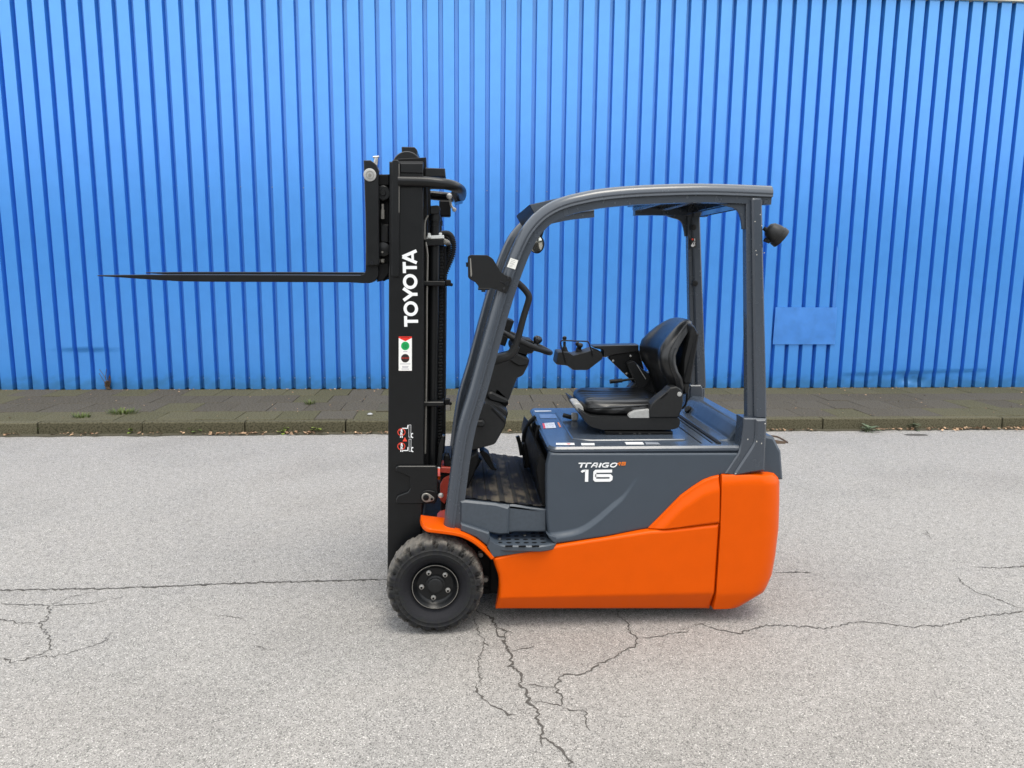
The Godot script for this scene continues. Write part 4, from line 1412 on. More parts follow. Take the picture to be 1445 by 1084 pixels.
func build_forks() -> void:
	var s := Soup.new()
	s.prism(pts([-0.3061, 2.1382, -0.2599, 2.139, -0.2614, 1.719, -0.2573, 1.6801, -0.261, 1.6573, -0.276, 1.6392, -0.299, 1.6289, -0.3316, 1.628, -0.3901, 1.6315, -0.6935, 1.6306, -1.0123, 1.6295, -1.1575, 1.6304, -1.2624, 1.6357, -1.4235, 1.6462, -1.5185, 1.6509, -1.5245, 1.6531, -1.5181, 1.6557, -1.3188, 1.6595, -1.0106, 1.6617, -0.6281, 1.6641, -0.3438, 1.6651, -0.3275, 1.6698, -0.318, 1.6845]), 0.20, 0.30, 0.002)
	var f := mount("fork", s, M.black_paint)
	again("fork", f, truck, Vector3(0, 0.007, -0.534))
	var car := Node3D.new()
	car.name = "fork_carriage"
	truck.add_child(car, true)
	s = Soup.new()
	s.prism(pts([-0.3121, 2.1761, -0.2806, 2.1776, -0.2542, 2.1565, -0.2468, 2.1288, -0.2514, 1.7127, -0.3094, 1.7106, -0.3091, 1.9471]), 0.295, 0.335, 0.003)
	both("carriage_side_plate", s, M.black_paint, car)
	for q in [[[-0.2559, 2.1226, -0.2045, 2.1235, -0.2053, 2.073, -0.2537, 2.0722], 0.28], [[-0.2636, 1.719, -0.2112, 1.7195, -0.2119, 1.6737, -0.2388, 1.6407, -0.2685, 1.6339], 0.28]]:
		s = Soup.new()
		s.prism(pts(q[0]), -0.28, 0.28, 0.004)
		part("cross_bar", s, M.black_dull, car)
	s = Soup.new()
	s.prism(pts([-0.2475, 2.1113, -0.206, 2.0866, -0.2131, 1.6604, -0.2398, 1.6372, -0.2626, 1.6535]), 0.18, 0.26, 0.004)
	both("carriage_upright", s, M.black_dull, car)
	s = Soup.new()
	s.lathe([[0.0285, 0.0], [0.0285, 0.006], [0.024, 0.009], [0.0, 0.009]], Transform3D(Basis(), Vector3(-0.2851, 2.1127, 0.335)), 28)
	part("white_roller_cap", s, M.pale_grey, car)
	s = Soup.new()
	s.stroke(circle(0.017, 24), 0.002, 0.0, 0.001, true)
	s.lathe([[0.007, 0.0], [0.007, 0.003], [0.0, 0.003]], Transform3D(), 10)
	var cap := Soup.new()
	cap.t = s.moved(Vector3(-0.284, 2.1117, 0.3445)).t
	part("roller_cap_rings", cap, M.dull_steel, car)
	s = Soup.new()
	s.lathe([[0.032, -0.02], [0.034, -0.016], [0.034, 0.016], [0.030, 0.02], [0.014, 0.02], [0.012, 0.026], [0.0, 0.026]], Transform3D(Basis(), Vector3(-0.2317, 2.0377, 0.28)), 24)
	part("carriage_roller", s, M.black_paint, car)
	s = Soup.new()
	s.lathe([[0.030, -0.02], [0.032, 0.016], [0.012, 0.02], [0.0, 0.02]], Transform3D(Basis(), Vector3(-0.2362, 1.7844, 0.28)), 24)
	part("carriage_roller", s, M.black_paint, car)
	s = Soup.new()
	s.tube(v3([Vector3(-0.2339, 1.9885, 0.3), Vector3(-0.2343, 1.9631, 0.3)]), 0.006, 8)
	s.tube(v3([Vector3(-0.2343, 1.9631, 0.3), Vector3(-0.2351, 1.9218, 0.3)]), 0.009, 8)
	part("hose_coupling", s, M.dull_steel, car)
	s = Soup.new()
	s.prism(pts([-0.2461, 1.8999, -0.2106, 1.8971, -0.212, 1.8135, -0.2477, 1.8163]), 0.24, 0.29, 0.004)
	part("slide_block", s, M.plastic_dark, car)
	for q in [[Vector3(-0.2434, 1.8072, 0.27), 0.007], [Vector3(-0.2414, 1.7323, 0.27), 0.009], [Vector3(-0.2392, 1.7713, 0.285), 0.005]]:
		s = Soup.new()
		bolt(s, q[0], q[1], 0.02)
		part("carriage_bolt", s, M.dull_steel, car)
	s = Soup.new()
	s.lathe([[0.008, 0.0], [0.008, 0.004], [0.0, 0.004]], Transform3D(Basis(), Vector3(-0.285, 1.722, 0.335)), 12)
	part("latch_hole", s, M.black_gloss, car)
	# fork pin with its flat head
	s = Soup.new()
	s.tube(v3([Vector3(-0.2568, 2.1332, 0.27), Vector3(-0.2675, 2.1613, 0.27), Vector3(-0.2638, 2.1865, 0.27)]), 0.010, 10)
	s.tube(v3([Vector3(-0.2637, 2.1739, 0.27), Vector3(-0.2626, 2.1971, 0.27)]), 0.0085, 10)
	s.tube(v3([Vector3(-0.277, 2.1988, 0.27), Vector3(-0.2491, 2.2018, 0.27)]), 0.005, 8)
	part("fork_pin", s, M.steel, car)


func build_guard() -> void:
	var guard := Node3D.new()
	guard.name = "overhead_guard"
	truck.add_child(guard, true)
	var prof := pts([-0.043, -0.027, -0.012, -0.027, -0.010, -0.040, 0.008, -0.041, 0.021, -0.037, 0.032, -0.028, 0.0395, -0.015, 0.0425, 0.0, 0.0395, 0.015, 0.032, 0.028, 0.021, 0.037, 0.008, 0.041, 0.003, 0.0405, 0.001, 0.0385, -0.003, 0.0385, -0.005, 0.040, -0.010, 0.040, -0.012, 0.027, -0.043, 0.027])
	var path := curve2(pts([0.0775, 0.4674, 0.135, 0.9147, 0.1989, 1.1486, 0.2622, 1.3848, 0.3106, 1.559, 0.3576, 1.6993, 0.3982, 1.8004, 0.4341, 1.8665, 0.4828, 1.9215, 0.5364, 1.9579, 0.5966, 1.9829, 0.6666, 2.0006, 0.7592, 2.018, 0.9165, 2.0337, 1.1627, 2.0455, 1.3395, 2.0454, 1.5244, 2.0413]), 4)
	var s := Soup.new()
	sweep(s, path, prof, 0.44)
	part("front_post_and_roof_beam", s, M.guard, guard)
	var fore := PackedVector2Array()
	var aft := PackedVector2Array()
	var cut := pts([0.8988, 2.0147, 1.0403, 2.0284])
	for p in path:
		if p.x < cut[0].x:
			fore.append(p)
		elif p.x > cut[1].x:
			aft.append(p)
	s = Soup.new()
	sweep(s, fore, prof, -0.44)
	part("front_post_and_roof_beam", s, M.guard, guard)
	s = Soup.new()
	sweep(s, aft, prof, -0.44)
	part("rear_roof_beam", s, M.guard, guard)
	# rear posts
	s = Soup.new()
	s.prism(rounded(pts([1.4266, 2.026, 1.4739, 2.0267, 1.5609, 1.0139, 1.5017, 1.0142]), 0.012, 3), 0.40, 0.485, 0.008)
	both("rear_post", s, M.guard, guard)
	s = Soup.new()
	s.prism(pts([1.4075, 2.0119, 1.4435, 2.0124, 1.5185, 1.01, 1.4734, 1.0171]), 0.415, 0.466, 0.004)
	both("post_flange", s, M.guard, guard)
	s = Soup.new()
	s.prism(curve2(pts([1.2874, 2.0013, 1.3248, 1.9902, 1.3601, 1.9813, 1.3817, 1.9628, 1.3948, 1.9277, 1.4024, 1.8885]), 3) + pts([1.421, 1.8887, 1.4142, 2.0032]), 0.435, 0.45, 0.003)
	both("gusset", s, M.guard, guard)
	s = Soup.new()
	s.prism(pts([1.4869, 2.022, 1.5065, 2.0223, 1.5047, 2.0004, 1.4852, 1.997]), -0.46, 0.47, 0.003)
	part("rear_rail", s, M.guard, guard)
	# rear cross bar and the glossy plate under it
	s = Soup.new()
	s.prism(pts([1.3998, 2.0582, 1.4998, 2.0597, 1.5024, 2.0185, 1.4022, 2.017]), -0.40, 0.40, 0.006)
	part("rear_cross_bar", s, M.guard, guard)
	s = Soup.new()
	s.prism(pts([1.36, 2.0029, 1.434, 1.996, 1.4343, 1.9912, 1.3603, 1.9981]), -0.38, 0.39, 0.001)
	part("rear_plate", s, M.black_gloss, guard)
	s = Soup.new()
	s.prism(pts([1.0562, 2.056, 1.4065, 2.0583, 1.4072, 2.0456, 1.0567, 2.0434]), -0.40, 0.40, 0.002)
	part("roof_panel", s, M.black_gloss, guard)
	for q in [Vector3(1.1062, 2.0379, 0.4), Vector3(1.2547, 2.0401, 0.4)]:
		s = Soup.new()
		s.box(Vector3(q.x, q.y, 0), Vector3(0.03, 0.03, 0.80), 0.004)
		part("roof_bar", s, M.guard, guard)
	# visor box across the front of the roof
	s = Soup.new()
	s.prism(pts([0.4315, 1.9873, 0.6207, 2.0325, 0.6404, 2.0153, 0.5703, 1.9673, 0.5001, 1.9193, 0.4579, 1.9407]), -0.40, 0.40, 0.004)
	part("roof_visor", s, M.plastic_dark, guard)
	s = Soup.new()
	s.prism(pts([0.4331, 1.986, 0.6201, 2.0308, 0.6398, 2.0149, 0.5698, 1.967, 0.4996, 1.9191, 0.4594, 1.9417]), 0.401, 0.405, 0.001)
	part("visor_end_plate", s, M.grey_plastic, guard)
	# base castings of the rear posts
	s = Soup.new()
	s.prism(pts([1.4411, 1.0208, 1.5533, 1.0174, 1.56, 0.7643, 1.4892, 0.754, 1.4093, 0.7371, 1.3947, 0.745, 1.3658, 0.752, 1.4273, 0.8533, 1.4383, 0.9081, 1.4433, 0.9843]), 0.40, 0.50, 0.006)
	both("post_base", s, M.guard, guard)
	s = Soup.new()
	var inner := pts([1.4952, 1.0161, 1.5474, 1.0167, 1.5537, 0.7681, 1.485, 0.7583, 1.4072, 0.7429])
	inner.append_array(curve2(pts([1.4092, 0.7577, 1.4502, 0.8262, 1.4815, 0.8781, 1.4956, 0.911, 1.4983, 0.958]), 4))
	s.prism(inner, 0.49, 0.512, 0.008)
	both("post_base_rib", s, M.guard, guard)
	# paint chips on the post
	s = Soup.new()
	var rng := RandomNumberGenerator.new()
	rng.seed = 5
	var marks := pts([1.4462, 1.9211, 1.4685, 1.9528, 1.4786, 1.9032, 1.4583, 1.7928, 1.4633, 1.7744, 1.4977, 1.7831])
	for p in marks:
		s.xf = Transform3D(Basis(Vector3(0, 0, 1), rng.randf() * 3.0), Vector3(p.x, p.y, 0.4853))
		s.prism(pts([-0.0012, -0.0025, 0.002, -0.0015, 0.0012, 0.003, -0.002, 0.002]), 0.0, 0.001, 0.0)
	var low := pts([1.4622, 0.9223, 1.5053, 0.9102, 1.5409, 0.9959, 1.4139, 0.7561, 1.5294, 0.902])
	for p in low:
		s.xf = Transform3D(Basis(Vector3(0, 0, 1), rng.randf() * 3.0), Vector3(p.x, p.y, 0.5122))
		s.prism(pts([-0.0015, -0.003, 0.0024, -0.002, 0.0016, 0.0045, -0.002, 0.003]), 0.0, 0.001, 0.0)
	part("paint_chips", s, M.chip, guard).set_meta("kind", "stuff")
	# collar round the far rear post
	s = Soup.new()
	s.prism(pts([1.4612, 1.0332, 1.5273, 1.033, 1.5384, 1.012, 1.5424, 0.9302, 1.4619, 0.9305]), -0.50, -0.391, 0.006)
	part("post_collar", s, M.guard, guard)
	# rear work lamp
	var lamp := Node3D.new()
	lamp.name = "rear_work_lamp"
	truck.add_child(lamp, true)
	var d := Vector3(0.78, -0.62, 0.10)
	s = Soup.new()
	s.lathe([[0.0, -0.048], [0.020, -0.046], [0.034, -0.034], [0.042, -0.012], [0.0445, 0.0], [0.0445, 0.012], [0.048, 0.014], [0.048, 0.034], [0.045, 0.038], [0.040, 0.036]], along(Vector3(1.5638, 1.8703, 0.44), d), 28)
	part("lamp_housing", s, M.plastic, lamp)
	s = Soup.new()
	s.lathe([[0.041, 0.034], [0.02, 0.037], [0.0, 0.038]], along(Vector3(1.5638, 1.8703, 0.44), d), 24)
	part("lamp_lens", s, M.pale_grey, lamp)
	s = Soup.new()
	s.tube(v3([Vector3(1.5138, 1.8442, 0.44), Vector3(1.5311, 1.8348, 0.44), Vector3(1.5494, 1.8606, 0.44)]), 0.011, 8)
	s.tube(v3([Vector3(1.5072, 1.8951, 0.44), Vector3(1.5247, 1.8826, 0.44), Vector3(1.5415, 1.8796, 0.44)]), 0.010, 8)
	part("lamp_bracket", s, M.plastic_dark, lamp)
	# stickers
	var im := blank(48, 48, Color(0.86, 0.86, 0.84))
	for y in [7, 15, 22, 27, 34, 40]:
		im.fill_rect(Rect2i(8, y, 20 + (y * 7) % 14, 2), Color(0.55, 0.55, 0.55))
	print_on("post_sticker", im, Vector3(0.3431, 1.7499, 0.483), Vector3(0.3773, 1.7387, 0.483), Vector3(0.3641, 1.6984, 0.483), Vector3(0.327, 1.7099, 0.483), guard)
	im = blank(40, 80, Color(0.06, 0.065, 0.07))
	disc(im, 14, 10, 8, Color(0.8, 0.2, 0.1))
	disc(im, 12, 62, 11, Color(0.85, 0.85, 0.85))
	for q in [[26, 4, 6, 22], [18, 32, 16, 5], [24, 40, 6, 26], [10, 40, 8, 14]]:
		im.fill_rect(Rect2i(q[0], q[1], q[2], q[3]), Color(0.8, 0.8, 0.8))
	print_on("post_sticker", im, Vector3(1.425, 1.8777, -0.398), Vector3(1.4578, 1.8781, -0.398), Vector3(1.4624, 1.8247, -0.398), Vector3(1.4296, 1.8243, -0.398), guard)
	for q in [Vector3(1.4392, 1.9371, -0.4), Vector3(1.4637, 1.6228, -0.4)]:
		s = Soup.new()
		s.lathe([[0.016, 0.0], [0.016, 0.006], [0.0, 0.009]], Transform3D(Basis(), q), 14)
		part("post_plug", s, M.plastic_dark, guard)
	# side plate with a slot on the front post, a device holder
	var holder := Node3D.new()
	holder.name = "device_holder"
	truck.add_child(holder, true)
	s = Soup.new()
	s.prism(rounded(pts([0.1528, 1.7529, 0.1649, 1.7605, 0.2395, 1.7605, 0.2639, 1.7448, 0.2967, 1.691, 0.3171, 1.6743, 0.3449, 1.6653, 0.3491, 1.656, 0.3283, 1.5977, 0.3185, 1.5935, 0.2645, 1.6142, 0.2523, 1.6158, 0.2495, 1.6097, 0.2035, 1.6102, 0.1986, 1.6259, 0.1856, 1.6419, 0.1649, 1.6518, 0.154, 1.6618]), 0.006, 3), 0.486, 0.495, 0.0015)
	part("holder_plate", s, M.plastic_dark, holder)
	s = Soup.new()
	s.prism(rounded(pts([0.162, 1.7458, 0.1669, 1.7458, 0.1722, 1.6739, 0.1689, 1.6639, 0.1653, 1.6679]), 0.006, 3), 0.4951, 0.4962, 0.0003)
	part("slot", s, M.dull_steel, holder)
	s = Soup.new()
	s.prism(pts([0.2928, 1.6488, 0.3112, 1.6428, 0.3215, 1.6316, 0.3277, 1.6208, 0.3174, 1.6308, 0.2928, 1.6467]), 0.4951, 0.4965, 0.0003)
	s.prism(rounded(pts([0.3173, 1.6409, 0.3336, 1.647, 0.3369, 1.635, 0.3297, 1.6208, 0.3215, 1.6268]), 0.003, 2), 0.4951, 0.4968, 0.0003)
	part("cable_slot", s, M.black_gloss, holder)
	for q in [Vector3(0.3319, 1.6611, 0.495), Vector3(0.3143, 1.6121, 0.495)]:
		s = Soup.new()
		bolt(s, q, 0.0055, 0.004)
		part("holder_screw", s, M.black_gloss, holder)
	s = Soup.new()
	s.tube(v3([Vector3(0.1987, 1.612, 0.49), Vector3(0.2505, 1.6132, 0.49)]), 0.006, 8)
	part("clamp", s, M.plastic_dark, holder)
	s = Soup.new()
	s.tube(v3([Vector3(0.2224, 1.6118, 0.49), Vector3(0.2224, 1.5984, 0.49)]), 0.009, 8)
	part("clamp_screw", s, M.plastic_dark, holder)
	s = Soup.new()
	s.tube(v3([Vector3(0.1489, 1.7278, 0.48), Vector3(0.1509, 1.7077, 0.48)]), 0.005, 8)
	part("cable_clip", s, M.plastic_dark, holder)
	# round mirror inside the guard
	s = Soup.new()
	s.lathe([[0.0, 0.014], [0.03, 0.011], [0.045, 0.004]].map(func(q): return [q[0], q[1]]), along(Vector3(0.5067, 1.8257, 0.0), Vector3(-0.72, -0.1, 0.68)), 24)
	var glass := Soup.new()
	for i in range(0, s.t.size(), 3):
		for k in [0, 2, 1]:
			glass.t.append(s.t[i + k])
	var mir := Node3D.new()
	mir.name = "mirror"
	truck.add_child(mir, true)
	part("mirror_glass", glass, M.mirror, mir)
	s = Soup.new()
	s.lathe([[0.048, 0.006], [0.05, 0.0], [0.045, -0.01], [0.02, -0.022], [0.0, -0.024]].map(func(q): return [q[0], q[1]]), along(Vector3(0.5067, 1.8257, 0.0), Vector3(-0.72, -0.1, 0.68)), 24)
	s.tube(v3([Vector3(0.5175, 1.8293, 0.0), Vector3(0.545, 1.9178, 0.0), Vector3(0.5588, 1.9531, 0.0)]), 0.008, 8)
	part("mirror_back", s, M.plastic_dark, mir)


func build_body() -> void:
	# inner chassis
	var s := Soup.new()
	s.box(Vector3(0.62, 0.27, 0), Vector3(1.4, 0.31, 0.62), 0.01)
	s.box(Vector3(0.96, 0.46, 0), Vector3(0.84, 0.74, 0.92), 0.01)
	s.box(Vector3(0.44, 0.24, 0), Vector3(0.36, 0.28, 0.68), 0.01)
	mount("chassis", s, M.black_dull)
	s = Soup.new()
	s.prism(pts([0.0182, 0.712, 0.071, 0.7151, 0.0744, 0.6786, 0.0564, 0.6093, 0.0486, 0.4431, 0.0202, 0.4436]), -0.26, 0.22, 0.004)
	mount("front_bulkhead", s, M.black_dull)
	s = Soup.new()
	s.prism(pts([0.0188, 0.7266, 0.0782, 0.7224, 0.0781, 0.6934, 0.0187, 0.6995]), 0.10, 0.24, 0.002)
	mount("tilt_cylinder", s, M.red)
	s = Soup.new()
	s.prism(rounded(pts([0.018, 0.6347, 0.0358, 0.6674, 0.0604, 0.6816, 0.0815, 0.6741, 0.0813, 0.6121, 0.0564, 0.5757, 0.0421, 0.5318, 0.0175, 0.5542]), 0.008, 3), 0.10, 0.232, 0.003)
	mount("chassis_lug", s, M.red)
	s = Soup.new()
	s.prism(pts([0.0023, 0.4753, 0.0231, 0.4966, 0.0576, 0.5069, 0.0644, 0.4743]), 0.2, 0.33, 0.003)
	mount("chassis_bracket", s, M.red)
	s = Soup.new()
	s.prism(pts([0.084, 0.1944, 0.2607, 0.1833, 0.2753, 0.0852, 0.119, 0.0737]), 0.2, 0.3, 0.003)
	mount("axle_bracket", s, M.black_dull)
	for q in [Vector3(0.2179, 0.3161, 0.36), Vector3(0.2426, 0.1874, 0.36)]:
		s = Soup.new()
		s.lathe([[0.0145, -0.02], [0.0145, 0.0], [0.011, 0.006], [0.0, 0.007]], Transform3D(Basis(), q), 16)
		mount("axle_bolt", s, M.dull_steel)
	# fender: a bent sheet over the front wheel with a rounded nose
	var prof := pts([-0.011, -0.085, 0.011, -0.085, 0.011, 0.080, 0.006, 0.086, -0.006, 0.086, -0.011, 0.080])
	s = Soup.new()
	sweep(s, curve2(pts([-0.0739, 0.5105, -0.0665, 0.5091, -0.0567, 0.5075, -0.0438, 0.5053, 0.0148, 0.4975, 0.0865, 0.486, 0.1356, 0.4718, 0.1849, 0.4434, 0.2311, 0.4045, 0.2693, 0.3621]), 6), prof, 0.438, 0.055)
	var fender := both("fender", s, M.orange, truck)
	# floor with rubber mat
	s = Soup.new()
	s.prism(pts([0.0866, 0.6358, 0.5247, 0.5761, 0.525, 0.5586, 0.0865, 0.6169]), -0.46, 0.462, 0.004)
	mount("floor_plate", s, M.grey_plastic)
	var mat_s := Soup.new()
	var fa := Vector3(0.1197, 0.6344, 0.46)
	var fb := Vector3(0.5246, 0.581, 0.46)
	var soil := noise(9.0, FastNoiseLite.TYPE_SIMPLEX_SMOOTH, 5, 95)
	var nx := 78
	var nz := 46
	var gm := []
	for j in nz + 1:
		var row := PackedVector3Array()
		for i in nx + 1:
			var u := float(i) / nx
			var rib := 0.0035 if fposmod(u * 6.2 + 0.15, 1.0) < 0.34 else 0.0
			var p := fa.lerp(fb, u)
			row.append(Vector3(p.x, p.y + 0.006 + rib, lerpf(0.455, -0.455, float(j) / nz)))
		gm.append(row)
	for j in nz:
		for i in nx:
			mat_s.quad(gm[j][i], gm[j][i + 1], gm[j + 1][i + 1], gm[j + 1][i])
			for v in [gm[j][i], gm[j][i + 1], gm[j + 1][i + 1], gm[j][i], gm[j + 1][i + 1], gm[j + 1][i]]:
				var u: float = (v.x - fa.x) / (fb.x - fa.x)
				var d := smoothstep(-0.16, 0.5, 0.75 * soil.get_noise_2d(v.x * 1.4, v.z * 0.8) + 0.30 * smoothstep(-0.15, 0.40, v.z) - 0.9 * absf(u - 0.55)) 
				if fposmod(u * 6.2 + 0.15, 1.0) < 0.36:
					d *= 0.25
				mat_s.c.append(Color(0.009, 0.010, 0.012).lerp(Color(0.13, 0.108, 0.08), d * 0.62))
	var fm := mat(Color.WHITE, 0.75, 0.0, 0.3)
	fm.vertex_color_use_as_albedo = true
	mount("floor_mat", mat_s, fm, truck, 25.0)
	# sill below the floor, in two planes
	s = Soup.new()
	s.prism(pts([0.1163, 0.6248, 0.1394, 0.6293, 0.2853, 0.6115, 0.3386, 0.5955, 0.3503, 0.6009, 0.3481, 0.4617, 0.3029, 0.4583, 0.2526, 0.4682, 0.1161, 0.516]), 0.40, 0.475, 0.009)
	s.prism(pts([0.306, 0.5989, 0.3662, 0.6019, 0.3964, 0.5973, 0.528, 0.5697, 0.5297, 0.4627, 0.3776, 0.4652, 0.3069, 0.4558]), 0.40, 0.462, 0.009)
	mount("sill", s, M.grey_plastic)
	s = Soup.new()
	s.prism(pts([0.1194, 0.5266, 0.2533, 0.4781, 0.2584, 0.4412, 0.2453, 0.4119, 0.192, 0.4563, 0.1193, 0.4904]), 0.36, 0.50, 0.006)
	mount("fender_fairing", s, M.grey_plastic)
	# step: tread with slots, and the face below it
	var step := Node3D.new()
	step.name = "step"
	truck.add_child(step, true)
	s = Soup.new()
	s.xf = Transform3D(FLAT, Vector3())
	var plan := up_flat([0.2529, 0.3603, 0.3512, 0.381, 0.3846, 0.3422, 0.5398, 0.3404, 0.5381, 0.453, 0.5695, 0.5027, 0.5598, 0.5204, 0.5246, 0.5367, 0.4867, 0.5469, 0.3267, 0.5335, 0.2856, 0.5138, 0.2666, 0.4867, 0.2577, 0.4505])
	s.prism(plan, 0.398, 0.428, 0.006)
	part("tread", s, M.grey_plastic, step)
	s = Soup.new()
	var holes := up_flat([0.4702, 0.3769, 0.5129, 0.3734, 0.3078, 0.4071, 0.3475, 0.4089, 0.3872, 0.4107, 0.4683, 0.4165, 0.5099, 0.4183, 0.3465, 0.4538, 0.3868, 0.4557, 0.4275, 0.4575, 0.4667, 0.4593, 0.5082, 0.4581, 0.3033, 0.4928, 0.3459, 0.4968, 0.3861, 0.4986, 0.4267, 0.5005, 0.4655, 0.5022, 0.5071, 0.5021])
	for h in holes:
		s = Soup.new()
		s.xf = Transform3D(FLAT, Vector3())
		s.prism(ellipse(h, 0.0125, 0.0085, 12), 0.426, 0.4287, 0.0)
		part("tread_slot", s, M.black_dull, step)
	for h in up_flat([0.3431, 0.5336, 0.405, 0.5385, 0.4673, 0.5394]):
		s = Soup.new()
		s.xf = Transform3D(FLAT, Vector3())
		s.prism(PackedVector2Array([h + Vector2(-0.017, -0.007), h + Vector2(0.017, -0.007), h + Vector2(0.017, 0.002), h + Vector2(-0.017, 0.002)]), 0.424, 0.4288, 0.0)
		part("tread_notch", s, M.black_dull, step)
	s = Soup.new()
	s.lathe([[0.009, 0.0], [0.008, 0.004], [0.0, 0.005]], Transform3D(Basis(Vector3(1, 0, 0), -PI / 2), Vector3(0.3039, 0.428, 0.4454)), 12)
	part("tread_screw", s, M.dull_steel, step)
	s = Soup.new()
	s.lathe([[0.007, 0.0], [0.006, 0.003], [0.0, 0.004]], Transform3D(Basis(Vector3(1, 0, 0), -PI / 2), Vector3(0.4285, 0.428, 0.4027)), 12)
	part("tread_screw", s, M.dull_steel, step)
	s = Soup.new()
	s.prism(pts([0.2428, 0.4187, 0.2558, 0.4514, 0.284, 0.4318, 0.3271, 0.4207, 0.5068, 0.416, 0.5601, 0.4269, 0.5677, 0.432, 0.5656, 0.4213, 0.4904, 0.3961, 0.2844, 0.3693, 0.2705, 0.3661]), 0.40, 0.522, 0.004)
	part("step_face", s, M.grey_plastic, step)
	# side panel of the battery box with its swept ledge
	s = Soup.new()
	var sweep_line := curve2(pts([0.5233, 0.4529, 0.5692, 0.4606, 0.6764, 0.4823, 0.7573, 0.5341, 0.8275, 0.5966, 0.8825, 0.6433, 0.9169, 0.6901, 0.9463, 0.7317]), 4)
	panel(s, pts([0.5187, 0.4577, 0.5322, 0.4539, 0.5697, 0.4218, 0.5865, 0.4236, 1.0175, 0.4823, 1.0673, 0.537, 1.1662, 0.6424, 1.2672, 0.7154, 1.3493, 0.7421, 1.3968, 0.7513]), pts([0.5122, 0.8589, 1.4527, 0.85]), [0.5323, 0.5244, 0.5213, 0.5195, 0.5177, 0.5183, 0.532], [1.3798, 1.439], func(x: float, y: float, _u: float, _v: float) -> float:
		var ly := at_x(sweep_line, x)
		var fade := 1.0 - smoothstep(0.78, 0.99, x)
		var below := smoothstep(0.016, -0.016, y - ly)
		return 0.492 + 0.020 * below * fade - 0.004 * smoothstep(0.60, 0.53, x), 150, 90, 0.44, 0.012)
	var side := mount("battery_side_panel", s, M.grey, truck, 60.0)
	s = Soup.new()
	s.prism(pts([0.5211, 0.4748, 0.5416, 0.4671, 0.5672, 0.4582, 0.5718, 0.4284, 0.5688, 0.4252, 0.5524, 0.4319, 0.5337, 0.4534]), 0.46, 0.512, 0.004)
	part("panel_lip", s, M.grey, side)
	model_mark(side)
	s = Soup.new()
	s.box(Vector3(0.97, 0.62, -0.47), Vector3(0.86, 0.46, 0.04), 0.01)
	mount("battery_side_panel", s, M.grey)
	# orange skirt, upper wedge
	s = Soup.new()
	panel(s, pts([0.2537, 0.0922, 1.3976, 0.0554]), pts([0.2511, 0.3607, 0.266, 0.3632, 0.5649, 0.4197, 1.0093, 0.4846, 1.1043, 0.4893, 1.3596, 0.5153]), [0.2857, 0.2938, 0.2998, 0.3008, 0.2953, 0.2811, 0.2664], [1.34, 1.348], func(_x: float, y: float, _u: float, v: float) -> float:
		return 0.526 - 0.52 * maxf(0.0, 0.166 - y) - 0.004 * v, 90, 44, 0.44, 0.011)
	var skirt := both("side_skirt", s, M.orange, truck, 50.0)
	s = Soup.new()
	panel(s, pts([1.0059, 0.4871, 1.1042, 0.4921, 1.3491, 0.5183]), pts([1.0058, 0.4874, 1.0612, 0.5451, 1.1584, 0.6497, 1.2141, 0.6917, 1.2634, 0.7235, 1.3033, 0.7388, 1.3369, 0.746]), [1.0091, 1.0091], [1.347, 1.3383], func(x: float, y: float, _u: float, v: float) -> float:
		var d := (at_x(pts([1.0058, 0.4874, 1.0612, 0.5451, 1.1584, 0.6497, 1.2634, 0.7235, 1.3369, 0.746]), x) - y) * 0.72
		return 0.505 + 0.020 * smoothstep(0.0, 0.055, d), 60, 34, 0.45, 0.006)
	both("corner_wedge", s, M.orange, truck, 50.0)
	# counterweight
	var rings := []
	var levels := [[[0.0713][0], [1.5302, 0.0435][0], 0.498, [1.3466, 0.0768][0]], [[0.1458][0], [1.6222, 0.1158][0], 0.522, [1.3475, 0.1458][0]], [[0.1712][0], [1.6318, 0.1453][0], 0.5255, [1.3476, 0.1711][0]], [[0.2289][0], [1.652, 0.1892][0], 0.526, [1.348, 0.2287][0]], [[0.3256][0], [1.662, 0.2884][0], 0.527, [1.3491, 0.3253][0]], [[0.4639][0], [1.669, 0.4304][0], 0.527, [1.3507, 0.4635][0]], [[0.5969][0], [1.6642, 0.5672][0], 0.527, [1.347, 0.5966][0]], [[0.694][0], [1.6582, 0.6671][0], 0.527, [1.3445, 0.6936][0]], [[0.7215][0], [1.6505, 0.6991][0], 0.525, [1.345, 0.7212][0]], [[0.7422][0], [1.6333, 0.724][0], 0.516, [1.3473, 0.7418][0]], [[0.749][0], [1.6081, 0.7348][0], 0.508, [1.3503, 0.7486][0]], [[0.7504][0], [1.5485, 0.7355][0], 0.40, [1.3571, 0.7485][0]]]
	for q in levels:
		var ring := PackedVector3Array()
		var y: float = q[0]
		var xe: float = q[1] + 0.008
		var zn: float = q[2]
		var r := 0.125
		ring.append(Vector3(q[3], y, zn))
		ring.append(Vector3(q[3] + 0.06, y, zn))
		for i in 9:
			var a := PI / 2 * (1.0 - i / 8.0)
			ring.append(Vector3(xe - r + cos(a) * r, y, zn - r + sin(a) * r))
		for i in 9:
			var a := -PI / 2 * (i / 8.0)
			ring.append(Vector3(xe - r + cos(a) * r, y, -zn + r + sin(a) * r))
		ring.append(Vector3(q[3], y, -zn))
		rings.append(ring)
	s = Soup.new()
	s.loft(rings)
	mount("counterweight", s, M.orange, truck, 32.0)
	# rear cover above the counterweight
	s = Soup.new()
	s.prism(rounded(pts([1.3627, 0.8845, 1.4186, 0.8911, 1.4249, 0.9052, 1.4606, 0.9577, 1.481, 0.9716, 1.5484, 0.9642, 1.6161, 0.9003, 1.6439, 0.854, 1.6681, 0.7035, 1.3721, 0.7067]), 0.012, 4), -0.40, 0.38, 0.012)
	var rear := mount("rear_cover", s, M.lid)
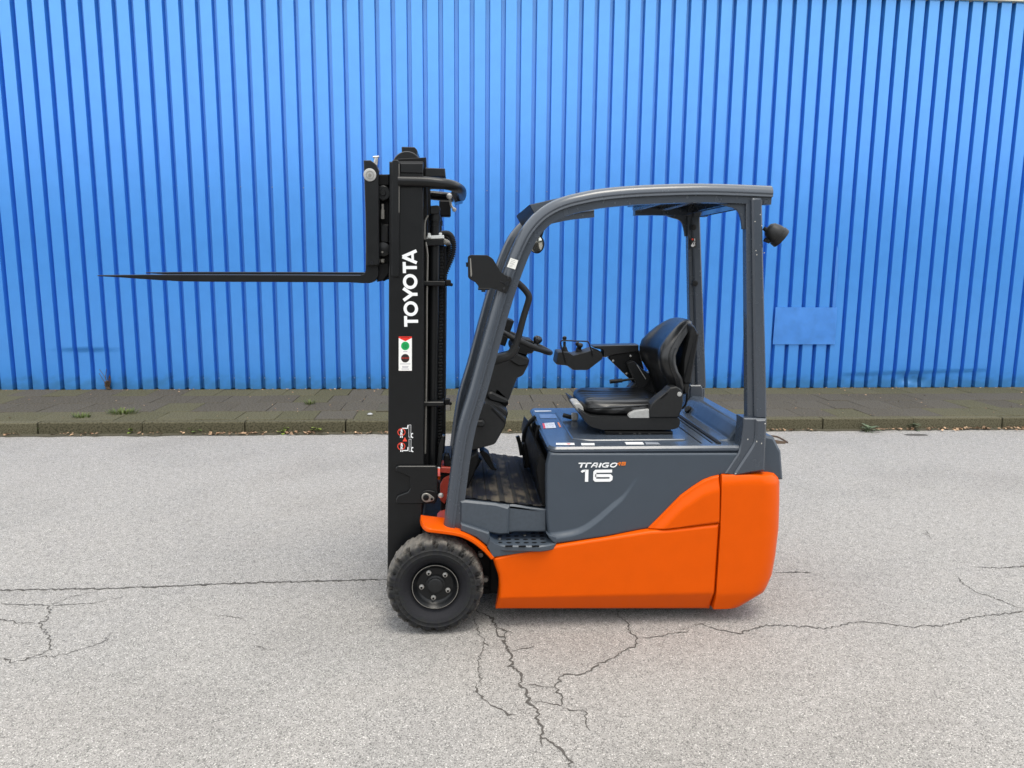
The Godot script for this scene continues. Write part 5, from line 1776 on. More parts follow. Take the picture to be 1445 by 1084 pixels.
	for q in [Vector3(1.4197, 0.9102, -0.28), Vector3(1.4503, 0.9029, 0.34)]:
		s = Soup.new()
		s.lathe([[0.022, -0.03], [0.022, 0.004], [0.017, 0.012], [0.0, 0.014]], along(q, Vector3(-0.75, 0.5, 0.4)), 18)
		part("cover_knob", s, M.plastic_dark, rear)
	s = Soup.new()
	s.prism(pts([1.5145, 0.9398, 1.6114, 0.918, 1.6515, 0.8468, 1.6714, 0.7071, 1.5284, 0.7086]), -0.47, 0.46, 0.012)
	part("cover_skirt", s, M.grey, rear)


# the model mark on the battery panel, drawn as raised strokes; x to the right and y down, in the scale of the mark
func model_mark(side: Node) -> void:
	var e := Transform3D(Basis().scaled(Vector3(0.003172 / 17.0, -0.003172 / 17.0, 1)), Vector3(0.6458, 0.8391, 0.4935))
	var white := [
		[[118, 163, 300, 163], 28], [[212, 168, 172, 275], 40],
		[[330, 168, 300, 275], 40], [[318, 163, 445, 163], 28],
		[[440, 275, 487, 200, 520, 165, 600, 163], 30], [[598, 160, 562, 275], 38], [[490, 226, 590, 226], 22],
		[[690, 158, 640, 275], 44],
		[[890, 166, 800, 164, 745, 182, 722, 222, 735, 258, 790, 268, 850, 262, 868, 222, 805, 222], 28]]
	for q in white:
		var s := Soup.new()
		var z := 0.0
		ink(s, e, pts(q[0]), q[1], false)
		part("letter", s, M.white, side)
	var s := Soup.new()
	ink(s, e, pts([960, 262, 928, 245, 935, 210, 975, 176, 1040, 166, 1085, 178, 1078, 215, 1045, 252, 1000, 268]), 28, true)
	part("letter", s, M.white, side)
	e.origin.z += 0.0006
	for q in [[[1165, 148, 1092, 190, 1180, 192], 18, false], [[1182, 142, 1150, 228], 22, false]]:
		s = Soup.new()
		ink(s, e, pts(q[0]), q[1], q[2])
		part("numeral", s, M.print_orange, side)
	s = Soup.new()
	ink(s, e, pts([1222, 148, 1305, 148, 1298, 178, 1292, 216, 1208, 216, 1214, 182]), 17, true)
	ink(s, e, pts([1214, 182, 1298, 180]), 15, false)
	part("numeral", s, M.print_orange, side)
	s = Soup.new()
	ink(s, e, pts([330, 326, 330, 640]), 84, false)
	ink(s, e, pts([200, 392, 222, 364, 300, 350]), 54, false)
	part("numeral", s, M.white, side)
	s = Soup.new()
	ink(s, e, pts([970, 370, 560, 370, 535, 395, 533, 480, 535, 580, 560, 605, 915, 605, 948, 580, 952, 520, 920, 486, 545, 484]), 76, false)
	part("numeral", s, M.white, side)


func build_lid_and_seat() -> void:
	var lid := Node3D.new()
	lid.name = "battery_lid"
	truck.add_child(lid, true)
	var s := Soup.new()
	s.xf = Transform3D(FLAT, Vector3())
	s.prism(rounded(up_flat([0.527, 0.455, 0.55, 0.487, 1.47, 0.487, 1.47, -0.487, 0.55, -0.487, 0.527, -0.455]), 0.02, 3), 0.853, 0.884, 0.010)
	part("lid_plate", s, M.lid, lid)
	s = Soup.new()
	s.xf = Transform3D(FLAT, Vector3())
	s.prism(up_flat([0.74, 0.37, 1.20, 0.37, 1.22, 0.35, 1.22, -0.35, 1.20, -0.37, 0.74, -0.37, 0.66, -0.33, 0.66, 0.33]), 0.88, 0.8905, 0.006)
	part("raised_field", s, M.lid, lid)
	for x in [1.268, 1.322]:
		s = Soup.new()
		s.box(Vector3(x, 0.8845, 0.0), Vector3(0.007, 0.003, 0.86), 0.001)
		part("lid_groove", s, M.black_dull, lid)
	s = Soup.new()
	s.box(Vector3(1.352, 0.886, 0.0), Vector3(0.02, 0.008, 0.88), 0.001)
	part("rear_gap", s, M.black_dull, lid)
	# stickers that lie on the lid
	var im := blank(80, 20, Color(0.88, 0.88, 0.87))
	im.fill_rect(Rect2i(5, 7, 30, 4), Color(0.5, 0.5, 0.5))
	for y in 9:
		im.fill_rect(Rect2i(52 - (9 - y), 5 + y, (9 - y) * 2 + 4, 1), Color(0.85, 0.15, 0.1))
	lid_sticker(lid, im, Vector3(0.5728, 0.8855, 0.4042), Vector3(0.6592, 0.8855, 0.407), Vector3(0.655, 0.8855, 0.449), Vector3(0.5671, 0.8855, 0.4425))
	im = blank(60, 20, Color(0.86, 0.87, 0.87))
	im.fill_rect(Rect2i(5, 6, 48, 3), Color(0.66, 0.66, 0.66))
	lid_sticker(lid, im, Vector3(0.6913, 0.8855, 0.4117), Vector3(0.7547, 0.8855, 0.4137), Vector3(0.7481, 0.8855, 0.4574), Vector3(0.6864, 0.8855, 0.4554))
	im = blank(80, 20, Color(0.86, 0.87, 0.87))
	lid_sticker(lid, im, Vector3(0.9036, 0.8855, 0.3981), Vector3(0.9906, 0.8855, 0.4009), Vector3(0.9859, 0.8855, 0.4495), Vector3(0.9015, 0.8855, 0.4468))
	im = blank(80, 20, Color(0.52, 0.54, 0.57))
	lid_sticker(lid, im, Vector3(1.0007, 0.8855, 0.4012), Vector3(1.063, 0.8855, 0.4094), Vector3(1.0633, 0.8855, 0.452), Vector3(0.996, 0.8855, 0.4498))
	im = blank(80, 60, Color(0.86, 0.87, 0.88))
	im.fill_rect(Rect2i(0, 0, 13, 60), Color(0.85, 0.2, 0.12))
	for k in 7:
		im.fill_rect(Rect2i(20 + (k % 3) * 18, 10 + k * 6, 14, 3), Color(0.45, 0.45, 0.48))
	lid_sticker(lid, im, Vector3(0.5553, 0.8855, -0.0417), Vector3(0.6218, 0.8855, -0.0634), Vector3(0.6162, 0.8855, 0.0692), Vector3(0.5485, 0.8855, 0.0849))
	im = blank(20, 60, Color(0.86, 0.5, 0.12))
	lid_sticker(lid, im, Vector3(0.6385, 0.8855, -0.0582), Vector3(0.648, 0.8855, -0.0627), Vector3(0.6448, 0.8855, 0.0522), Vector3(0.635, 0.8855, 0.0609))
	im = blank(90, 40, Color(0.34, 0.43, 0.58))
	for k in 4:
		im.fill_rect(Rect2i(6, 6 + k * 8, 70 - k * 9, 3), Color(0.5, 0.58, 0.7))
	lid_sticker(lid, im, Vector3(0.5616, 0.8855, -0.2894), Vector3(0.6551, 0.8855, -0.2871), Vector3(0.6519, 0.8855, -0.1694), Vector3(0.5594, 0.8855, -0.1718))
	im = blank(90, 16, Color(0.82, 0.83, 0.84))
	lid_sticker(lid, im, Vector3(0.5484, 0.8855, -0.3921), Vector3(0.6454, 0.8855, -0.4008), Vector3(0.6446, 0.8855, -0.3678), Vector3(0.5483, 0.8855, -0.3592))
	# connector and cable by the seat
	s = Soup.new()
	s.tube(v3([Vector3(0.679, 0.9131, -0.12), Vector3(0.719, 0.9052, -0.1)]), 0.012, 8)
	part("seat_plug", s, M.plastic_dark, lid)
	s = Soup.new()
	s.box(Vector3(0.7367, 0.9111, -0.09), Vector3(0.035, 0.04, 0.04), 0.006)
	part("seat_plug_socket", s, M.pale_grey, lid)

	var seat := Node3D.new()
	seat.name = "seat"
	truck.add_child(seat, true)
	s = Soup.new()
	s.prism(pts([0.8312, 0.9098, 1.1758, 0.9045, 1.177, 0.8784, 0.8356, 0.8862]), -0.268, 0.268, 0.004)
	part("slide_rail", s, M.black_dull, seat)
	for c in pts([0.9103, 0.8945, 0.9821, 0.894, 1.0086, 0.8938, 1.058, 0.8904]):
		s = Soup.new()
		s.box(Vector3(c.x, c.y, 0.268), Vector3(0.014, 0.012, 0.006), 0.001)
		part("rail_bolt", s, M.plastic, seat)
	s = Soup.new()
	s.prism(rounded(pts([0.703, 1.0183, 0.7576, 0.9842, 1.2063, 0.9765, 1.2114, 0.9475, 1.2034, 0.9231, 1.1596, 0.9135, 0.8194, 0.9157, 0.7627, 0.9312, 0.7321, 0.9579]), 0.012, 3), -0.27, 0.27, 0.014)
	part("suspension_base", s, M.plastic, seat)
	# cushion: rings across the seat, lofted from front to back; each is [x, underside, top, half width]
	s = Soup.new()
	var rings := []
	var shape := [[0.733, 1.008, 1.026, 0.13], [0.740, 0.994, 1.042, 0.180], [0.756, 0.986, 1.053, 0.208], [0.785, 0.980, 1.058, 0.228], [0.83, 0.977, 1.057, 0.240], [0.90, 0.976, 1.057, 0.245], [0.98, 0.977, 1.057, 0.245], [1.06, 0.978, 1.058, 0.240], [1.12, 0.98, 1.055, 0.23], [1.165, 0.985, 1.040, 0.215], [1.20, 0.99, 1.012, 0.19]]
	var form := [[0.0, 0.0], [0.8, 0.0], [0.93, 0.06], [0.985, 0.22], [1.0, 0.42], [0.985, 0.60], [0.95, 0.75], [0.89, 0.87], [0.81, 0.95], [0.70, 0.99], [0.58, 1.0], [0.46, 0.97], [0.36, 0.93], [0.24, 0.91], [0.12, 0.90], [0.0, 0.90]]
	for k in 41:
		var t := k / 40.0 * (shape.size() - 1)
		var i := mini(int(t), shape.size() - 2)
		var q := []
		for c in 4:
			q.append(cubic_interpolate(shape[i][c], shape[i + 1][c], shape[maxi(i - 1, 0)][c], shape[mini(i + 2, shape.size() - 1)][c], t - i))
		var half := PackedVector3Array()
		for j in 61:
			var tj := j / 60.0 * (form.size() - 1)
			var m := mini(int(tj), form.size() - 2)
			var fz: float = lerpf(form[m][0], form[m + 1][0], tj - m)
			var fy: float = lerpf(form[m][1], form[m + 1][1], tj - m)
			half.append(Vector3(q[0], lerpf(q[1], q[2], fy), fz * q[3]))
		var ring := PackedVector3Array()
		for j in 61:
			ring.append(sagged(half[j]))
		for j in range(59, 0, -1):
			ring.append(sagged(half[j] * Vector3(1, 1, -1)))
		rings.append(ring)
	s.loft(rings)
	flip_if_inside_out(s)
	part("cushion", s, M.vinyl, seat, 60.0)
	# piping along the bolster
	for z in [0.236, -0.236]:
		s = Soup.new()
		s.tube(curve3(v3([Vector3(0.765, 1.020, z * 0.93), Vector3(0.80, 1.022, z * 0.995), Vector3(0.90, 1.027, z * 1.032), Vector3(1.02, 1.034, z * 1.02), Vector3(1.12, 1.036, z * 0.955)]), 4), 0.004, 6)
		part("cushion_piping", s, M.vinyl, seat)
	# backrest: level rings from bottom to top; [y, front of bolster, recess of middle, back, half width]
	s = Soup.new()
	rings = []
	var back := [[1.00, 1.205, 0.0, 1.25, 0.17], [1.06, 1.185, 0.010, 1.25, 0.19], [1.12, 1.170, 0.015, 1.25, 0.215], [1.165, 1.145, 0.025, 1.235, 0.232], [1.20, 1.122, 0.034, 1.212, 0.240], [1.24, 1.108, 0.040, 1.198, 0.242], [1.28, 1.104, 0.042, 1.196, 0.238], [1.32, 1.114, 0.038, 1.214, 0.226], [1.36, 1.145, 0.028, 1.242, 0.206], [1.395, 1.180, 0.018, 1.270, 0.182], [1.42, 1.210, 0.010, 1.290, 0.158], [1.44, 1.240, 0.004, 1.298, 0.125], [1.449, 1.262, 0.0, 1.290, 0.09]]
	for q in back:
		var ring := PackedVector3Array()
		var y: float = q[0]
		var f: float = q[1]
		var b: float = q[3]
		var hw: float = q[4]
		var rec: float = q[2]
		var tilt := 0.10
		for e in [[1.0, 0.55], [0.985, 0.30], [0.95, 0.12], [0.88, 0.02], [0.80, 0.0], [0.70, 0.10], [0.58, 0.5], [0.45, 0.85], [0.2, 1.0], [0.0, 1.0], [-0.2, 1.0], [-0.45, 0.85], [-0.58, 0.5], [-0.70, 0.10], [-0.80, 0.0], [-0.88, 0.02], [-0.95, 0.12], [-0.985, 0.30], [-1.0, 0.55]]:
			var az: float = absf(e[0])
			var x: float = f + rec * e[1] if az < 0.85 else lerpf(f, b, e[1])
			ring.append(Vector3(x, y, hw * e[0]))
		for e in [[-0.97, 0.85], [-0.86, 0.97], [-0.5, 1.0], [0.0, 1.0], [0.5, 1.0], [0.86, 0.97], [0.97, 0.85]]:
			ring.append(Vector3(lerpf(f, b, e[1]), y, hw * e[0]))
		rings.append(ring)
	s.loft(rings)
	flip_if_inside_out(s)
	part("backrest", s, M.vinyl, seat, 60.0)
	s = Soup.new()
	s.prism(rounded(pts([1.2618, 1.4374, 1.2881, 1.4316, 1.3165, 1.3826, 1.2823, 1.1299, 1.2768, 1.0755, 1.2464, 1.0756, 1.2341, 1.124, 1.232, 1.2598, 1.2546, 1.3785]), 0.014, 4), -0.19, 0.19, 0.03)
	part("backrest_shell", s, M.plastic, seat)
	s = Soup.new()
	s.prism(pts([1.2912, 1.4, 1.3099, 1.3844, 1.2779, 1.1351, 1.2439, 1.1312, 1.237, 1.1511]), 0.10, 0.197, 0.008)
	part("shell_rib", s, M.plastic_dark, seat)
	for z in [0.236, -0.236]:
		s = Soup.new()
		s.tube(curve3(v3([Vector3(1.208, 1.10, z * 0.885), Vector3(1.182, 1.17, z * 0.985), Vector3(1.158, 1.22, z * 1.02), Vector3(1.150, 1.28, z * 1.01), Vector3(1.168, 1.33, z * 0.94), Vector3(1.218, 1.395, z * 0.765), Vector3(1.258, 1.432, z * 0.60)]), 4), 0.0045, 6)
		part("backrest_piping", s, M.vinyl, seat)
	s = Soup.new()
	s.prism(rounded(pts([1.0482, 1.021, 1.0566, 1.0466, 1.088, 1.0768, 1.1287, 1.1069, 1.1486, 1.13, 1.181, 1.1346, 1.2026, 1.1229, 1.2129, 1.102, 1.216, 1.0647, 1.212, 1.0179, 1.195, 0.9781, 1.0513, 0.9774]), 0.008, 3), 0.20, 0.282, 0.006)
	both("hinge_cover", s, M.plastic, seat)
	s = Soup.new()
	s.prism(pts([1.0991, 1.0771, 1.1327, 1.1072, 1.1391, 1.0998, 1.1049, 1.071]), 0.2815, 0.2835, 0.0005)
	part("hinge_slot", s, M.black_dull, seat)
	s = Soup.new()
	s.lathe([[0.012, 0.0], [0.011, 0.003], [0.0, 0.004]], Transform3D(Basis(), Vector3(1.1958, 1.0974, 0.282)), 14)
	part("hinge_button", s, M.pale_grey, seat)
	s = Soup.new()
	s.prism(rounded(pts([0.9451, 0.9863, 0.9517, 0.998, 0.9792, 1.0119, 1.0527, 1.02, 1.0526, 0.9749, 0.9525, 0.9755]), 0.005, 3), 0.242, 0.274, 0.004)
	part("side_trim", s, M.pale_grey, seat)
	s = Soup.new()
	s.prism(rounded(pts([0.6822, 1.0295, 0.6952, 1.0386, 0.7209, 1.0356, 0.7365, 1.0136, 0.7411, 0.9829, 0.7307, 0.9791, 0.7018, 1.0008]), 0.008, 3), 0.05, 0.19, 0.006)
	part("seat_handle", s, M.pale_grey, seat)
	# belt anchor loop behind the seat
	s = Soup.new()
	s.tube(curve3(v3([Vector3(1.2835, 1.0965, 0.1), Vector3(1.2931, 1.0518, 0.1), Vector3(1.2839, 1.007, 0.1), Vector3(1.266, 0.9884, 0.1)]), 4), 0.006, 6)
	part("belt_strap", s, M.hose, seat)

	# armrest on the far side with its control console
	var arm := Node3D.new()
	arm.name = "armrest"
	truck.add_child(arm, true)
	s = Soup.new()
	s.prism(rounded(pts([0.8446, 1.278, 0.8551, 1.2837, 1.1083, 1.2898, 1.1097, 1.2508, 0.9716, 1.2308, 0.9221, 1.2163, 0.9087, 1.2163, 0.9075, 1.259, 0.8632, 1.2666]), 0.01, 3), -0.31, -0.22, 0.012)
	part("arm_pad", s, M.vinyl, arm)
	s = Soup.new()
	s.prism(pts([0.945, 1.2261, 1.1142, 1.257, 1.1453, 1.1528, 1.1037, 1.0615, 1.0897, 1.0713, 0.9456, 1.2069]), -0.29, -0.24, 0.004)
	part("arm_plate", s, M.black_paint, arm)
	for c in [Vector3(0.9691, 1.1954, -0.24), Vector3(1.0475, 1.1231, -0.24), Vector3(1.067, 1.2231, -0.24)]:
		s = Soup.new()
		bolt(s, c, 0.0055, 0.006)
		part("arm_bolt", s, M.steel, arm)
	s = Soup.new()
	s.prism(rounded(pts([1.0364, 1.1884, 1.0735, 1.2037, 1.1212, 1.1597, 1.1707, 1.1233, 1.172, 1.0906, 1.148, 1.0598, 1.1201, 1.0309, 1.0849, 1.0426, 1.0974, 1.0715, 1.0646, 1.1291]), 0.010, 3), -0.24, -0.19, 0.008)
	part("arm_adjuster", s, M.plastic, arm)
	s = Soup.new()
	s.tube(v3([Vector3(1.0904, 1.1814, -0.185), Vector3(1.1168, 1.1413, -0.185), Vector3(1.1433, 1.101, -0.185)]), 0.0025, 6)
	part("adjuster_edge", s, M.pale_grey, arm)
	s = Soup.new()
	s.tube(v3([Vector3(1.0833, 1.1007, -0.2), Vector3(1.0142, 1.0912, -0.2)]), 0.007, 8)
	s.tube(v3([Vector3(1.0142, 1.0912, -0.2), Vector3(0.9528, 1.0856, -0.2), Vector3(0.9459, 1.0848, -0.2)]), 0.0115, 10)
	part("arm_lever", s, M.plastic, arm)

	var con := Node3D.new()
	con.name = "control_console"
	truck.add_child(con, true)
	s = Soup.new()
	s.prism(rounded(pts([0.6534, 1.2466, 0.6601, 1.2504, 0.7141, 1.2486, 0.7403, 1.2319, 0.816, 1.2517, 0.8538, 1.2654, 0.8982, 1.2487, 0.9091, 1.2289, 0.9051, 1.2068, 0.8263, 1.1449, 0.7422, 1.145, 0.7081, 1.1706, 0.6509, 1.1756, 0.6438, 1.1877]), 0.008, 3), -0.36, -0.21, 0.022)
	part("console_body", s, M.plastic, con)
	for q in [[Vector3(0.6984, 1.2428, -0.26), Vector3(0.6977, 1.2734, -0.26), Vector3(0.6968, 1.3193, -0.26), 0.020], [Vector3(0.7855, 1.2277, -0.29), Vector3(0.7807, 1.2664, -0.29), Vector3(0.7744, 1.2849, -0.29), 0.024]]:
		s = Soup.new()
		var d: Vector3 = (q[1] - q[0]) 
		var r: float = q[3]
		var prof := []
		for k in 6:
			var t := k / 5.5
			prof.append([r * (1.1 - 0.5 * t), d.length() * t])
			prof.append([r * (0.92 - 0.5 * t), d.length() * (t + 0.09)])
		s.lathe(prof, along(q[0], d), 16)
		part("lever_boot", s, M.hose, con)
		s = Soup.new()
		s.tube(v3([q[1], q[1].lerp(q[2], 0.6)]), 0.008, 10)
		s.lathe([[0.0, -0.014], [0.008, -0.012], [0.0125, 0.0], [0.011, 0.008], [0.0, 0.014]], along(q[2], q[2] - q[1]), 14)
		part("control_lever", s, M.plastic, con)
	s = Soup.new()
	s.lathe([[0.0, -0.016], [0.012, -0.012], [0.015, 0.0], [0.012, 0.012], [0.0, 0.016]], along(Vector3(0.7885, 1.2772, -0.28), Vector3(1, -0.3, 0.2)), 12)
	part("control_lever", s, M.plastic, con)
	s = Soup.new()
	s.tube(curve3(v3([Vector3(0.6998, 1.188, -0.208), Vector3(0.6868, 1.2298, -0.208), Vector3(0.6726, 1.2752, -0.208), Vector3(0.6673, 1.296, -0.208), Vector3(0.6709, 1.3077, -0.208), Vector3(0.6814, 1.3119, -0.208), Vector3(0.7459, 1.3098, -0.208), Vector3(0.8086, 1.3076, -0.208), Vector3(0.8221, 1.3012, -0.208), Vector3(0.8321, 1.2793, -0.208), Vector3(0.8476, 1.228, -0.208)]), 3), 0.0038, 8)
	part("lever_hoop", s, M.black_paint, con)


func lid_sticker(lid: Node, im: Image, a: Vector3, b: Vector3, c: Vector3, d: Vector3) -> void:
	print_on("lid_sticker", im, a, b, c, d, lid)


# creases that run back over the seat cover, and a little slackness
func sagged(v: Vector3) -> Vector3:
	if v.y < 1.03:
		var w := smoothstep(0.2, 0.24, absf(v.z))
		return v + Vector3(0, 0.0025 * sin(v.x * 95.0 + v.y * 60.0) * w * smoothstep(1.0, 1.02, v.y), 0.0025 * signf(v.z) * sin(v.x * 60.0 - v.y * 90.0) * w)
	var d := 0.0
	for c in [[-0.15, 0.35, 0.010], [-0.075, 0.2, 0.008], [-0.02, 0.12, 0.007], [0.05, -0.05, 0.009], [0.11, -0.2, 0.008], [0.16, -0.3, 0.010]]:
		var zc: float = c[0] + c[1] * (v.x - 0.78) * 0.35
		d += 0.0045 * exp(-pow((v.z - zc) / c[2], 2.0)) * smoothstep(0.74, 0.79, v.x) * smoothstep(1.12, 0.95, v.x)
	return v + Vector3(0, -d, 0)


# lofts may have been laid either way round: turn them so that they enclose a positive volume
func flip_if_inside_out(s: Soup) -> void:
	var v := 0.0
	for i in range(0, s.t.size(), 3):
		v += s.t[i].dot(s.t[i + 1].cross(s.t[i + 2]))
	if v < 0.0:
		for i in range(0, s.t.size(), 3):
			var b := s.t[i + 1]
			s.t[i + 1] = s.t[i + 2]
			s.t[i + 2] = b


func build_cockpit() -> void:
	var col := Node3D.new()
	col.name = "steering_column"
	truck.add_child(col, true)
	var s := Soup.new()
	# upper cover
	s.prism(rounded(pts([0.2498, 1.2295, 0.2909, 1.2493, 0.3624, 1.2673, 0.4018, 1.2775, 0.4686, 1.2494, 0.4654, 1.215, 0.4372, 1.1624, 0.407, 1.1479, 0.3661, 1.0328, 0.3011, 1.0331, 0.2001, 1.0554]), 0.010, 3), -0.11, 0.10, 0.014)
	part("upper_cover", s, M.plastic, col)
	s = Soup.new()
	s.prism(rounded(pts([0.3655, 1.242, 0.3731, 1.2714, 0.4008, 1.2786, 0.4685, 1.2476, 0.4633, 1.2197, 0.4173, 1.2117]), 0.010, 4), 0.08, 0.115, 0.006)
	part("cover_pad", s, M.plastic, col)
	s = Soup.new()
	s.prism(rounded(pts([0.255, 1.0783, 0.2747, 1.0862, 0.3582, 1.0458, 0.3639, 1.0296, 0.3465, 1.0216, 0.2749, 1.038, 0.2551, 1.0558]), 0.010, 4), -0.14, 0.13, 0.008)
	part("knee_pad", s, M.plastic, col)
	# lower cowl, in facets
	s = Soup.new()
	s.prism(rounded(pts([0.2012, 1.0037, 0.2395, 1.0567, 0.2703, 1.0425, 0.3479, 0.9715, 0.3405, 0.9281, 0.2907, 0.8372, 0.1783, 0.8063, 0.1319, 0.8146, 0.1397, 0.9569]), 0.012, 3), -0.26, 0.24, 0.02)
	part("lower_cowl", s, M.plastic, col)
	s = Soup.new()
	s.prism(rounded(pts([0.2332, 1.0273, 0.2603, 1.0446, 0.3188, 1.0269, 0.3581, 0.995, 0.3543, 0.9728, 0.3389, 0.9473, 0.28, 0.9954]), 0.012, 3), -0.2, 0.2, 0.012)
	part("cowl_brow", s, M.plastic, col)
	s = Soup.new()
	s.prism(pts([0.2667, 1.0206, 0.2774, 1.0237, 0.3393, 0.9552, 0.3332, 0.9497]), 0.22, 0.2415, 0.001)
	part("cowl_slot", s, M.black_dull, col)
	s = Soup.new()
	s.prism(rounded(pts([0.2008, 0.9647, 0.2276, 0.9669, 0.2392, 0.9527, 0.2354, 0.9331, 0.2008, 0.9333]), 0.008, 3), 0.22, 0.262, 0.006)
	part("cowl_button", s, M.plastic, col)
	s = Soup.new()
	s.prism(pts([0.2996, 1.1131, 0.3574, 1.0584, 0.365, 1.0145, 0.3006, 0.9488, 0.2644, 0.9857]), -0.1, 0.1, 0.01)
	part("column_tube", s, M.black_dull, col)
	# hub bracket below the wheel
	s = Soup.new()
	s.prism(rounded(pts([0.37, 1.3171, 0.3789, 1.3351, 0.4147, 1.3562, 0.487, 1.3414, 0.4997, 1.2902, 0.4879, 1.269, 0.4638, 1.272, 0.4609, 1.2569, 0.3974, 1.275, 0.3732, 1.293]), 0.010, 3), -0.07, 0.06, 0.012)
	part("wheel_mount", s, M.plastic_dark, col)

	var wheel := Node3D.new()
	wheel.name = "steering_wheel"
	truck.add_child(wheel, true)
	var c := Vector3(0.4548, 1.3274, 0.0)
	var b := Basis(Vector3(0.9165, -0.40, 0), Vector3(0.40, 0.9165, 0), Vector3(0, 0, 1))
	s = Soup.new()
	var ring := PackedVector3Array()
	for i in 49:
		var a := TAU * i / 48.0
		ring.append(c + b * Vector3(cos(a) * 0.143, 0, sin(a) * 0.143))
	s.tube(ring, 0.0135, 12, false)
	part("rim", s, M.plastic, wheel)
	for i in 3:
		var a := TAU * i / 3.0 + 0.5
		s = Soup.new()
		s.tube(v3([c + b * Vector3(cos(a) * 0.02, -0.02, sin(a) * 0.02), c + b * Vector3(cos(a) * 0.138, 0, sin(a) * 0.138)]), 0.012, 8)
		part("spoke", s, M.plastic, wheel)
	s = Soup.new()
	s.lathe([[0.045, -0.05], [0.05, -0.02], [0.04, 0.0], [0.0, 0.004]], Transform3D(Basis(b.x, -b.z, b.y), c), 20)
	part("hub", s, M.plastic_dark, wheel)
	s = Soup.new()
	var kn := Vector3(0.516, 1.3378, 0.03)
	s.lathe([[0.0, -0.036], [0.016, -0.034], [0.012, -0.02], [0.018, -0.012], [0.024, 0.0], [0.0235, 0.010], [0.016, 0.020], [0.0, 0.024]], Transform3D(Basis(b.x, -b.z, b.y), kn), 20)
	part("spinner_knob", s, M.black_gloss, wheel)

	s = Soup.new()
	s.prism(pts([0.3609, 1.4423, 0.401, 1.4281, 0.3543, 1.2961, 0.3157, 1.309]), -0.20, -0.05, 0.004)
	mount("display_unit", s, M.plastic_dark)
	# grab handle from the post down to the dash
	s = Soup.new()
	s.tube(curve3(v3([Vector3(0.3803, 1.6406, 0.36), Vector3(0.4036, 1.6212, 0.36), Vector3(0.427, 1.5952, 0.36), Vector3(0.4388, 1.5724, 0.36), Vector3(0.4326, 1.5395, 0.36), Vector3(0.4119, 1.4702, 0.36), Vector3(0.3928, 1.3906, 0.36), Vector3(0.375, 1.3338, 0.36)]), 3), 0.0155, 12)
	s.tube(curve3(v3([Vector3(0.3799, 1.3439, 0.36), Vector3(0.3652, 1.3137, 0.36), Vector3(0.3437, 1.2936, 0.36), Vector3(0.3104, 1.2835, 0.36), Vector3(0.2738, 1.2718, 0.36), Vector3(0.2339, 1.2567, 0.36)]), 3), 0.017, 12, true, 1.3)
	mount("grab_handle", s, M.plastic)
	# brake pedal
	s = Soup.new()
	s.prism(rounded(pts([0.2183, 0.7551, 0.2428, 0.7599, 0.2674, 0.7421, 0.2954, 0.6722, 0.3121, 0.6594, 0.3047, 0.6499, 0.28, 0.6565, 0.2491, 0.698]), 0.006, 3), -0.05, 0.05, 0.006)
	s.prism(pts([0.1635, 0.6681, 0.2158, 0.7184, 0.2313, 0.7055, 0.1759, 0.6042, 0.1573, 0.6044]), -0.03, 0.03, 0.006)
	mount("brake_pedal", s, M.plastic_dark)
	s = Soup.new()
	s.prism(pts([0.127, 0.7402, 0.1684, 0.7931, 0.1994, 0.8106, 0.2098, 0.775, 0.1823, 0.6968, 0.1372, 0.5967, 0.1199, 0.5898]), -0.42, 0.30, 0.006)
	mount("toe_board", s, M.black_dull)
	# cables and battery connector between floor and battery box
	for q in [[Vector3(0.5364, 0.8897, -0.2), Vector3(0.4975, 0.8499, -0.2), Vector3(0.4745, 0.7937, -0.2), Vector3(0.4713, 0.7211, -0.2), Vector3(0.4847, 0.599, -0.2), 0.012], [Vector3(0.5405, 0.8737, -0.2), Vector3(0.5257, 0.8015, -0.2), Vector3(0.5229, 0.7207, -0.2), Vector3(0.5364, 0.5985, -0.2), 0.010], [Vector3(0.5291, 0.8891, 0.02), Vector3(0.5152, 0.813, 0.02), Vector3(0.5212, 0.6592, 0.02), 0.012]]:
		s = Soup.new()
		var path := PackedVector3Array()
		for i in q.size() - 1:
			path.append(q[i])
		s.tube(curve3(path, 4), q[q.size() - 1], 8)
		mount("battery_cable", s, M.hose)
	s = Soup.new()
	s.prism(pts([0.4608, 0.7471, 0.4802, 0.7523, 0.4913, 0.7292, 0.5025, 0.7025, 0.5074, 0.6535, 0.5145, 0.6088, 0.4775, 0.6136, 0.4682, 0.6672, 0.459, 0.7073]), -0.22, -0.15, 0.004)
	s.prism(pts([0.5188, 0.8503, 0.5471, 0.8414, 0.5568, 0.7706, 0.583, 0.766, 0.5965, 0.7348, 0.5865, 0.6814, 0.59, 0.6008, 0.5243, 0.6014, 0.5184, 0.7176]), -0.24, -0.16, 0.004)
	mount("battery_connector", s, M.hose)
	s = Soup.new()
	s.tube(v3([Vector3(0.4298, 0.7984, -0.12), Vector3(0.4431, 0.7545, -0.12), Vector3(0.4537, 0.6929, -0.12)]), 0.011, 8)
	mount("release_lever", s, M.plastic_dark)
	s = Soup.new()
	s.prism(pts([0.4925, 0.8437, 0.5232, 0.8091, 0.527, 0.5799, 0.5064, 0.5942, 0.4768, 0.7683]), -0.45, 0.44, 0.004)
	mount("battery_front_panel", s, M.black_dull)
	s = Soup.new()
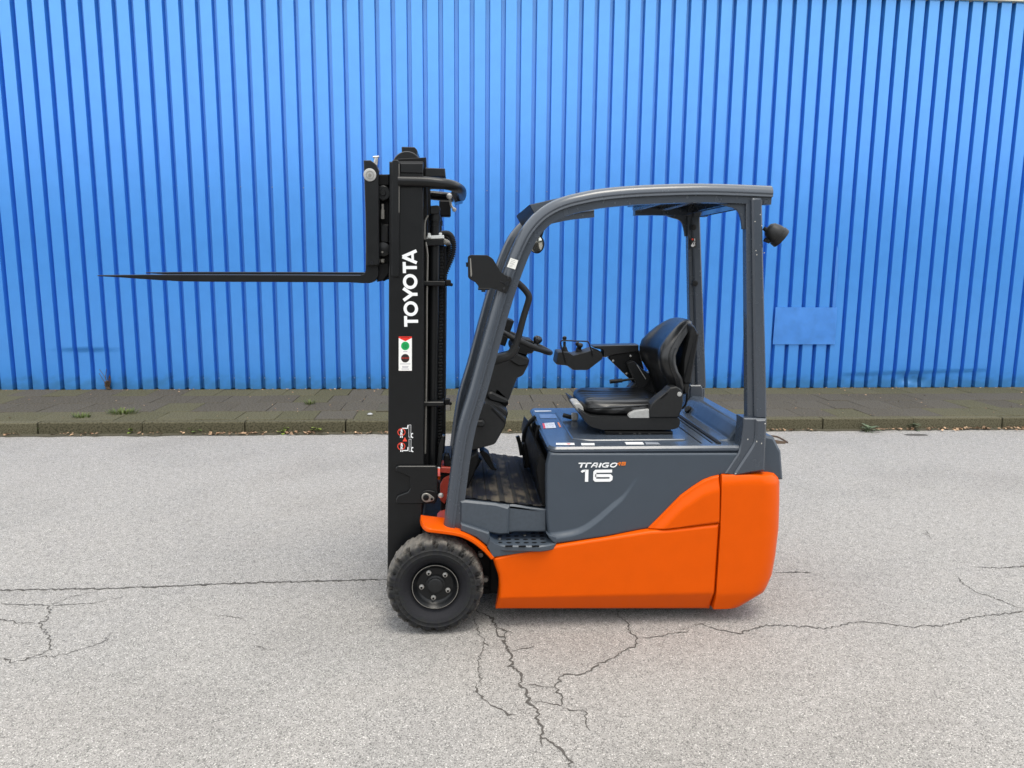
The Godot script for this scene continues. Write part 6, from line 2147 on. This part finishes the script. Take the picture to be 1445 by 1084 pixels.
	s.box(Vector3(0.1156, 0.8723, -0.44), Vector3(0.02, 0.075, 0.06), 0.008)
	mount("post_buffer", s, M.plastic_dark)


func build_truck() -> void:
	truck = Node3D.new()
	truck.name = "forklift"
	truck.position = Vector3(-0.115, 0, -3.86)
	add_child(truck, true)
	tag(truck, "orange and slate grey electric forklift parked with its black forks raised", "forklift")
	build_wheel()
	build_mast()
	build_forks()
	build_guard()
	build_body()
	build_lid_and_seat()
	build_cockpit()


func _ready() -> void:
	var cam := Camera3D.new()
	cam.name = "camera"
	cam.fov = 54.16
	cam.near = 0.05
	cam.far = 300.0
	cam.position = Vector3(0, 1.72, 0)
	cam.rotation = Vector3(-0.1577, -0.0708, 0.0091)
	add_child(cam)
	cam.current = true

	# bright overcast: a pale sky, bluer overhead, and a weak broad sun
	var sky := ProceduralSkyMaterial.new()
	sky.sky_top_color = Color(0.97, 0.985, 1.0)
	sky.sky_horizon_color = Color(0.90, 0.915, 0.93)
	sky.sky_curve = 0.25
	sky.ground_horizon_color = Color(0.55, 0.54, 0.53)
	sky.ground_bottom_color = Color(0.42, 0.41, 0.40)
	sky.sky_energy_multiplier = 1.0
	sky.sun_angle_max = 60.0
	sky.sun_curve = 0.1
	var env := Environment.new()
	env.background_mode = Environment.BG_SKY
	env.sky = Sky.new()
	env.sky.sky_material = sky
	env.tonemap_mode = Environment.TONE_MAPPER_LINEAR
	env.tonemap_exposure = 2.22
	env.sdfgi_enabled = true
	env.ssao_enabled = true
	env.ssil_enabled = true
	var we := WorldEnvironment.new()
	we.name = "environment"
	we.environment = env
	add_child(we)
	var sun := DirectionalLight3D.new()
	sun.name = "sun"
	sun.light_energy = 0.35
	sun.sky_mode = DirectionalLight3D.SKY_MODE_LIGHT_ONLY
	sun.light_angular_distance = 24.0
	sun.light_color = Color(1.0, 0.97, 0.92)
	sun.rotation_degrees = Vector3(-74, 20, 0)
	sun.shadow_enabled = true
	add_child(sun)

	make_materials()
	build_ground()
	build_pavement()
	build_wall()
	build_truck()
	build_plants()
	build_added_tree_belt()
